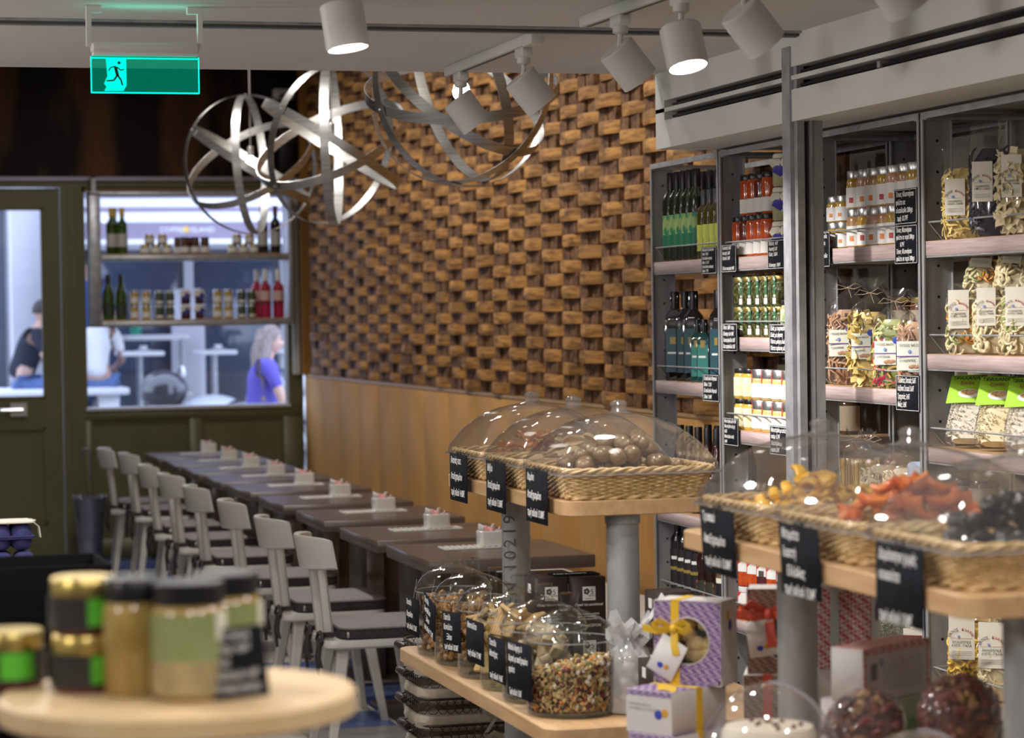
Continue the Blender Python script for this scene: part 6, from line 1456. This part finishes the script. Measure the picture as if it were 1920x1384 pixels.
t = gift('red lattice gift box standing on end beside the pipe', .11, .085, .165, (1.985, 4.72, .93), -.62, REDP, WCARD, None, mat('silver_ribbon', (.42, .47, .48), .35), None, WCARD, gb); MB().ell((.0556, .0, .115), .0006, .016, .020, 12, 6).build('pastry_print', mat('brown_print', (.16, .05, .04), .6), t)
gift('plain white carton under the red lattice box', .12, .11, .194, (1.985, 4.725, .7358), -.62, WCARD, WCARD, None, None, None, WCARD, gb)
t = gift('white box with coral lattice edge and barcode lying near the pipe', .21, .07, .098, (1.852, 4.26, .945), .55, WCARD, WCARD, None, None, None, CORP, gb)
for q in ((-.105, .0, -.096, .098), (.096, 0, .105, .098), (-.105, .086, .105, .098)): MB().box(q[0], -.0362, q[1], q[2], -.0354, q[3]).build('coral_edge', CORP, t)
b = MB()
for i in range(11): b.box(-.082, -.0362, .040 + i*.0028, -.062, -.0356, .040 + i*.0028 + (.0016 if i % 3 else .0009))
b.build('barcode', INKB, t, kind='stuff'); b = MB()
for i in range(14): b.box(-.040 + i*.009, -.0362, .018, -.040 + i*.009 + .0022, -.0356, .075 - (i % 3)*.004)
b.build('small_print', L_GREY, t, kind='stuff'); MB().box(-.054, -.0362, .062, -.044, -.0356, .076).build('blue_mark', mat('lilac_print', (.30, .28, .60), .6), t)
gift('white carton under the barcode box', .18, .12, .208, (1.852, 4.28, .7358), .55, mat('green_carton_front', (.20, .33, .10), .5, 0, (.50, .50, .44), 9, (1, 1, 1), 1), WCARD, None, None, None, WCARD, gb)
# nut bags
NUTB = mat('mixed_nut_skin', (.20, .055, .045), .5, 0, (.40, .24, .10), 18, (1, 1, 1), 2, (.5, .62), rnd=.3)
def nutbag(seed, w, h, d):
    def mk():
        t = thing('nut_bag', '', 'bag'); rr = random.Random(seed); m = MB(); n = 0
        MB().ell((0, 0, h*.44), w*.40, d*.40, h*.40, 16, 10).build('filling_core', mat('nut_core', (.14, .045, .035), .6), t)
        for i in range(210):
            a = rr.uniform(0, 2*PI); b_ = math.acos(rr.uniform(-1, 1)); c = Vector((w*.44*math.sin(b_)*math.cos(a), d*.44*math.sin(b_)*math.sin(a), h*.46 - h*.44*math.cos(b_)))
            m.ell(c, .011, .0075, .0065, 6, 5, 0, None, Euler((rr.uniform(0, 6), rr.uniform(0, 6), rr.uniform(0, 6))).to_matrix())
        m.build('nuts', NUTB, t, kind='stuff')
        rings = []
        for q in range(9):
            th = PI*.97*q/8; rings.append([(w*.50*math.sin(th + .05)*math.cos(2*PI*j/18)*(1 + rr.uniform(-.04, .04)), d*.50*math.sin(th + .05)*math.sin(2*PI*j/18)*(1 + rr.uniform(-.04, .04)), h*.48 - h*.48*math.cos(th)) for j in range(18)])
        rings += [[(w*.08*math.cos(2*PI*j/18), d*.08*math.sin(2*PI*j/18), h) for j in range(18)], [(w*.30*math.cos(2*PI*j/18)*(1 + rr.uniform(-.3, .3)), d*.2*math.sin(2*PI*j/18), h*1.14) for j in range(18)]]
        MB().loft(rings, cap=False).build('film', thin_glass('bag_film_clear', (.92, .90, .90), .10, 1.4, .05, 1.5), t)
        MB().tube([(w*.09*math.cos(a), d*.09*math.sin(a), h) for a in [2*PI*j/12 for j in range(12)]], .002, 5, closed=True).build('tie', BLACK, t)
        return t
    return mk
k = Kind(nutbag(5, .17, .15, .13))
for i, (x, y, z, rot, nm) in enumerate(((1.80, 3.98, .735, (0, 0, 0), 'bottom front'), (1.97, 4.05, .735, (0, 0, 1), 'bottom back'), (1.93, 4.22, .735, (0, 0, 2), 'bottom rear under the others'), (1.85, 3.96, .885, (.1, .2, .4), 'top of the heap'), (1.745, 4.03, .878, (.3, -.75, .2), 'leaning sideways on the heap'))):
    k.put(f'clear bag of reddish mixed nuts, {nm}', (x, y, z), group='bags of mixed nuts', rot=rot)
# glass cake domes on the near lower board
def make_dome():
    t = thing('cake_dome', '', 'food cover', group='clear cake domes on the near stand')
    MB().lathe([(.128, .012)] + [(.125*math.cos(a), .10 + .165*math.sin(a)) for a in [PI/2*q/12 for q in range(12)]] + [(.0, .265)], 40).build('dome', ACRYL, t)
    MB().lathe([(.126, .010), (.131, .010), (.131, .016), (.126, .016), (.126, .010)], 40).build('rim', MATS['acrylic_edge'], t)
    for a in (-.5, .2): MB().tube([(.1255*math.cos(b_)*math.cos(a), .1255*math.cos(b_)*math.sin(a), .10 + .165*math.sin(b_)) for b_ in [PI/2*q/12 for q in range(13)]] + [], .0022, 5).build('moulded_rib', MATS['acrylic_edge'], t)
    MB().lathe([(0, 0), (.13, 0), (.135, .006), (.12, .010), (0, .010)], 36).build('plate', CERAM, t)
    return t
def make_cake():
    t = thing('flat_cake', '', 'cake'); MB().lathe([(0, 0), (.095, 0), (.10, .01), (.10, .18), (.092, .192), (0, .195)], 28).build('cake_body', mat('pale_icing', (.62, .54, .42), .6, 0, (.68, .60, .50), 8), t)
    rr = random.Random(4)
    for i in range(12): a = rr.uniform(0, 6.3); q = rr.uniform(.01, .08); MB().ell((q*math.cos(a), q*math.sin(a), .196), .006, .005, .004, 8, 5).build('crumb', F_BROWN, t)
    return t
CD = Kind(make_dome); CK = Kind(make_cake)
for i, (x, y) in enumerate(((1.515, 3.95), (1.545, 3.42), (1.70, 4.36))):
    w = ('middle one', 'nearest one, barely in view', 'farther one behind')[i]
    if i == 2: x, y = 1.60, 4.20
    CD.put(f'clear cake dome on the near lower board, {w}', (x, y, .7355 + .03), 0) if i < 2 else None
    if i < 2: CK.put(f'pale round cake under the {w.split(",")[0]} of the clear domes', (x, y, .7755), 0, 'cakes under the clear domes', (.8, .8, .95)); bd_ = thing('cake_board', f'round oak block under the {w.split(",")[0]} of the clear domes', 'board', (x, y, .7352)); MB().lathe([(0, 0), (.135, 0), (.138, .003), (.138, .026), (.135, .0296), (0, .0296)], 32).build('disc', OAK, bd_); MB().lathe([(.1381, .010), (.1392, .012), (.1392, .018), (.1381, .020)], 32).build('edge_band', OAKX, bd_)

# ---- stack of wire baskets under the far stand
def make_wire():
    t = thing('wire_basket', '', 'basket', group='wire baskets lined with linen')
    A, B = .17, .13; WIRE = mat('rusty_wire', (.035, .022, .018), .6, .5)
    def ring(k_, z): return [(x, y, z) for x, y in rrect(A*k_, B*k_, .06, 6)]
    MB().tube(ring(1.0, .10), .004, 6, closed=True).build('rim_wire', WIRE, t); MB().tube(ring(.92, .012), .003, 6, closed=True).build('base_wire', WIRE, t)
    LIN = mat('linen', (.36, .30, .24), .9, 0, (.42, .36, .29), 60)
    MB().loft([ring(.90, .006), ring(1.0, .016), ring(1.03, .034), ring(1.0, .052), ring(.97, .054), ring(.90, .03), ring(.2, .012)], cap=True).build('linen_lining', LIN, t)
    P = rrect(A*.985, B*.985, .06, 6); hx_ = MB(); Q = P + [P[0]]; pts = []
    for (xa, ya), (xb, yb) in zip(Q, Q[1:]):
        m_ = max(1, int(math.hypot(xb - xa, yb - ya)/.011))
        pts += [(xa + (xb - xa)*i/m_, ya + (yb - ya)*i/m_) for i in range(m_)]
    for s_ in (0, 1):
        for z0 in (.058, .078): hx_.tube([(x*1.01, y*1.01, z0 + (.020 if ((i + 1)//2 + s_) % 2 else .0)) for i, (x, y) in enumerate(pts)], .0011, 4, closed=True)
    hx_.build('hex_mesh', WIRE, t)
    for s_ in (-1, 1):
        MB().tube([(s_*A, -.05, .10), (s_*(A + .028), -.05, .092), (s_*(A + .028), .05, .092), (s_*A, .05, .10)], .0025, 6).build('handle_wire', WIRE, t)
        MB().tube([(s_*(A + .028), -.046, .092), (s_*(A + .028), -.04, .092), (s_*(A + .028), .04, .092), (s_*(A + .028), .046, .092)], [.009, .0125, .0125, .009], 10).build('handle', mat('dark_turned_wood', (.028, .015, .016), .4), t)
    b = MB()
    for q, z in ((-1, -.02), (1, -.015)): b.ribbon([(.06, -B*1.03, .06), (.06 + q*.03, -B*1.12, .075), (.06 + q*.05, -B*1.1, .06), (.06, -B*1.03, .058)], .016, .0015); b.ribbon([(.06, -B*1.03, .06), (.06 + q*.02, -B*1.1, .03), (.06 + q*.04, -B*1.09, .0)], .014, .0015, (1, 0, .2))
    b.build('linen_bow', LIN, t)
    return t
WB = Kind(make_wire)
for i in range(9):
    WB.put(f'linen-lined wire basket, {ORD[i]} from the floor in the stack under the far stand', (1.80 + .004*(i % 2), 7.12 + .004*((i + 1) % 3), .002 + i*.0755 + (.0)), (0, .02, -.02, .01)[i % 4])

# ============================================================ NEAR LEFT CORNER
rt_ = thing('round_stand', 'round pale wood display table in the blurred foreground', 'display stand', (.382, 2.84, 0))
MB().lathe([(0, 1.204), (.196, 1.204), (.200, 1.208), (.200, 1.228), (.196, 1.232), (0, 1.232)], 64).build('round_top', mat('pale_beech', (.62, .42, .22), .5, 0, (.68, .49, .28), 4, (1, 10, 1)), rt_)
MB().lathe([(0, 0), (.039, 0), (.039, 1.2035), (0, 1.2035)], 24).build('pipe', GALVD, rt_); MB().lathe([(0, 0), (.16, 0), (.16, .01), (.04, .02), (0, .02)], 32).build('foot', GALV, rt_)
g = 'blurred jars on the round foreground table'; zt = 1.2325
LIME = mat('bright_green_label', (.10, .50, .03), .5); DLAB = mat('near_black_label', (.02, .018, .018), .5)
F_JAM = mat('dark_jam', (.12, .02, .015), .15, coat=.4); F_ART = mat('artichoke_fill', (.30, .19, .05), .15, 0, (.42, .30, .10), 20, coat=.4)
k = Kind(jar('jam_jar', 'jar', .039, .064, F_JAM, G_LID, .019, [(.10, .68, 130, 400, DLAB), (.18, .66, 262, 318, LIME)]))
k.put('small jam jar with gold lid and green label, stacked on top', (.283, 2.885, zt + .0642), .15, g); k.put('small jam jar with gold lid, bottom of the pair under the stacked one', (.283, 2.88, zt), .2, g); k.put('small jam jar with gold lid cut by the left edge of the view', (.205, 2.945, zt), -.25, g)
k = Kind(jar('tall_jar', 'jar', .034, .130, F_ART, K_LID, .024, [(.10, .80, 300, 360, DLAB), (.16, .34, 304, 350, LIME), (.55, .78, 302, 345, L_GREY)]))
k.put('tall jar of artichokes with black label in the foreground', (.332, 2.835, zt), .0, g)
SAGE = mat('sage_olive_label', (.22, .27, .10), .5, 0, (.30, .33, .16), 12); TANL = mat('tan_label', (.46, .34, .18), .5, 0, (.30, .24, .12), 25)
k = Kind(jar('olive_jar', 'jar', .042, .128, F_ART, K_LID, .022, [(.34, .74, 150, 390, SAGE), (.05, .34, 150, 390, TANL), (.52, .76, 305, 330, CREAM)]))
k.put('large olive jar with sage green label beside the price card', (.388, 2.785, zt), .0, g); k.put('olive jar with sage green label half hidden behind the price card', (.440, 2.865, zt), .3, g)
c_ = card('price_card', 'blurred black price card leaning on the foreground olive jar', .062, .078, ['Ελιές Χαλκιδ.', '  450γρ  4.60€', 'Ελιές', '  Καλαμών 4.8€', 'Ρώσικη σαλάτα'], (.438, 2.742, zt + .002), -.28, -.1, .0125, False, 'price card', None, .15, None, 1.0, .95)
c_.rotation_euler = (-.12, -.10, -.28)
# counter with egg cartons and a black crate
ct = thing('side_counter', 'dark side counter at the left edge carrying the egg cartons', 'counter', (0, 0, 0))
MB().cbox(-.35, 4.5, .93, .50, 6.6, .975, .004).build('worktop', mat('dark_worktop', (.05, .04, .035), .4), ct); MB().cbox(-.33, 4.55, 0, .47, 6.55, .93, .004).build('cabinet', mat('dark_cabinet', (.03, .03, .035), .5), ct)
for i in range(4): MB().cbox(.47, 4.58 + i*.495, .06, .484, 5.06 + i*.495, .90, .003).build('cabinet_door', MATS['dark_cabinet'], ct)
EGG = mat('blue_pulp', (.035, .035, .125), .9, 0, (.05, .05, .17), 40, bump=.3)
def make_eggbox():
    t = thing('egg_carton', '', 'egg carton', group='stack of blue egg cartons')
    for nm, sg, z in (('tray', -1, .032), ('lid', 1, .034)):
        m = MB(); P = rrect(.155, .06, .02, 4)
        m.loft([[(x, y, z - .002) for x, y in P], [(x, y, z + .002) for x, y in P]])
        for ix in range(6):
            for iy in range(2):
                cx, cy = -.125 + ix*.05, -.027 + iy*.054
                m.lathe([(.0255, 0), (.025, sg*.012), (.021, sg*.024), (.012, sg*.030), (0, sg*.031)], 12, (cx, cy, z))
        m.build(nm, EGG, t)
    return t
EB = Kind(make_eggbox)
for i in range(3): EB.put(f'blue pulp egg carton, {("bottom", "middle", "top")[i]} of the stack', (.325 + (.0, .006, .0)[i], 6.08, .976 + i*.0665), (.06, -.03, .05)[i])
eg = thing('paper_sheet', 'frayed paper sheet lying on the blue egg cartons', 'paper', (.325, 6.08, 1.176), .05)
n = 10; P = [(-.15 + .3*i/n, .055 + R.uniform(-.004, .004)) for i in range(n + 1)] + [(.15 + R.uniform(-.004, .012), .05 - .1*i/n) for i in range(n + 1)] + [(.15 - .3*i/n, -.055 + R.uniform(-.006, .004)) for i in range(n + 1)]
MB().prism(P, 0, .003).build('sheet', CREAM, eg); MB().ribbon([(.15, -.04, .002), (.163, -.042, -.01), (.166, -.045, -.035)], .03, .0015, (0, 1, 0)).build('torn_flap', CREAM, eg)
cb = thing('black_crate', 'black open crate on the counter behind the foreground jars', 'crate', (.345, 4.75, .9755))
for q in ((-.16, -.12, 0, .16, .12, .008), (-.16, -.12, 0, .16, -.11, .23), (-.16, .11, 0, .16, .12, .23), (-.16, -.11, 0, -.15, .11, .23), (.15, -.11, 0, .16, .11, .23)): MB().cbox(*q, .002).build('panel', mat('matt_black', (.006, .006, .007), .95, spec=.05), cb)
kp = thing('kraft_bag', 'folded brown paper bag at the left edge above the foreground jars', 'bag', (.22, 5.1, .9755), .3)
MB().loft([[(x*1.0, y, 0) for x, y in rrect(.07, .045, .005, 2)], [(x*1.02, y*1.05, .09) for x, y in rrect(.07, .045, .005, 2)], [(x*.98, y*.4, .17) for x, y in rrect(.07, .045, .005, 2)], [(x, y*.08, .20) for x, y in rrect(.07, .045, .005, 2)]]).build('paper_bag', mat('kraft_paper', (.42, .32, .23), .8, bump=.3, bscale=30), kp)
MB().box(-.07, -.006, .19, .07, .006, .205).build('folded_top', MATS['kraft_paper'], kp)
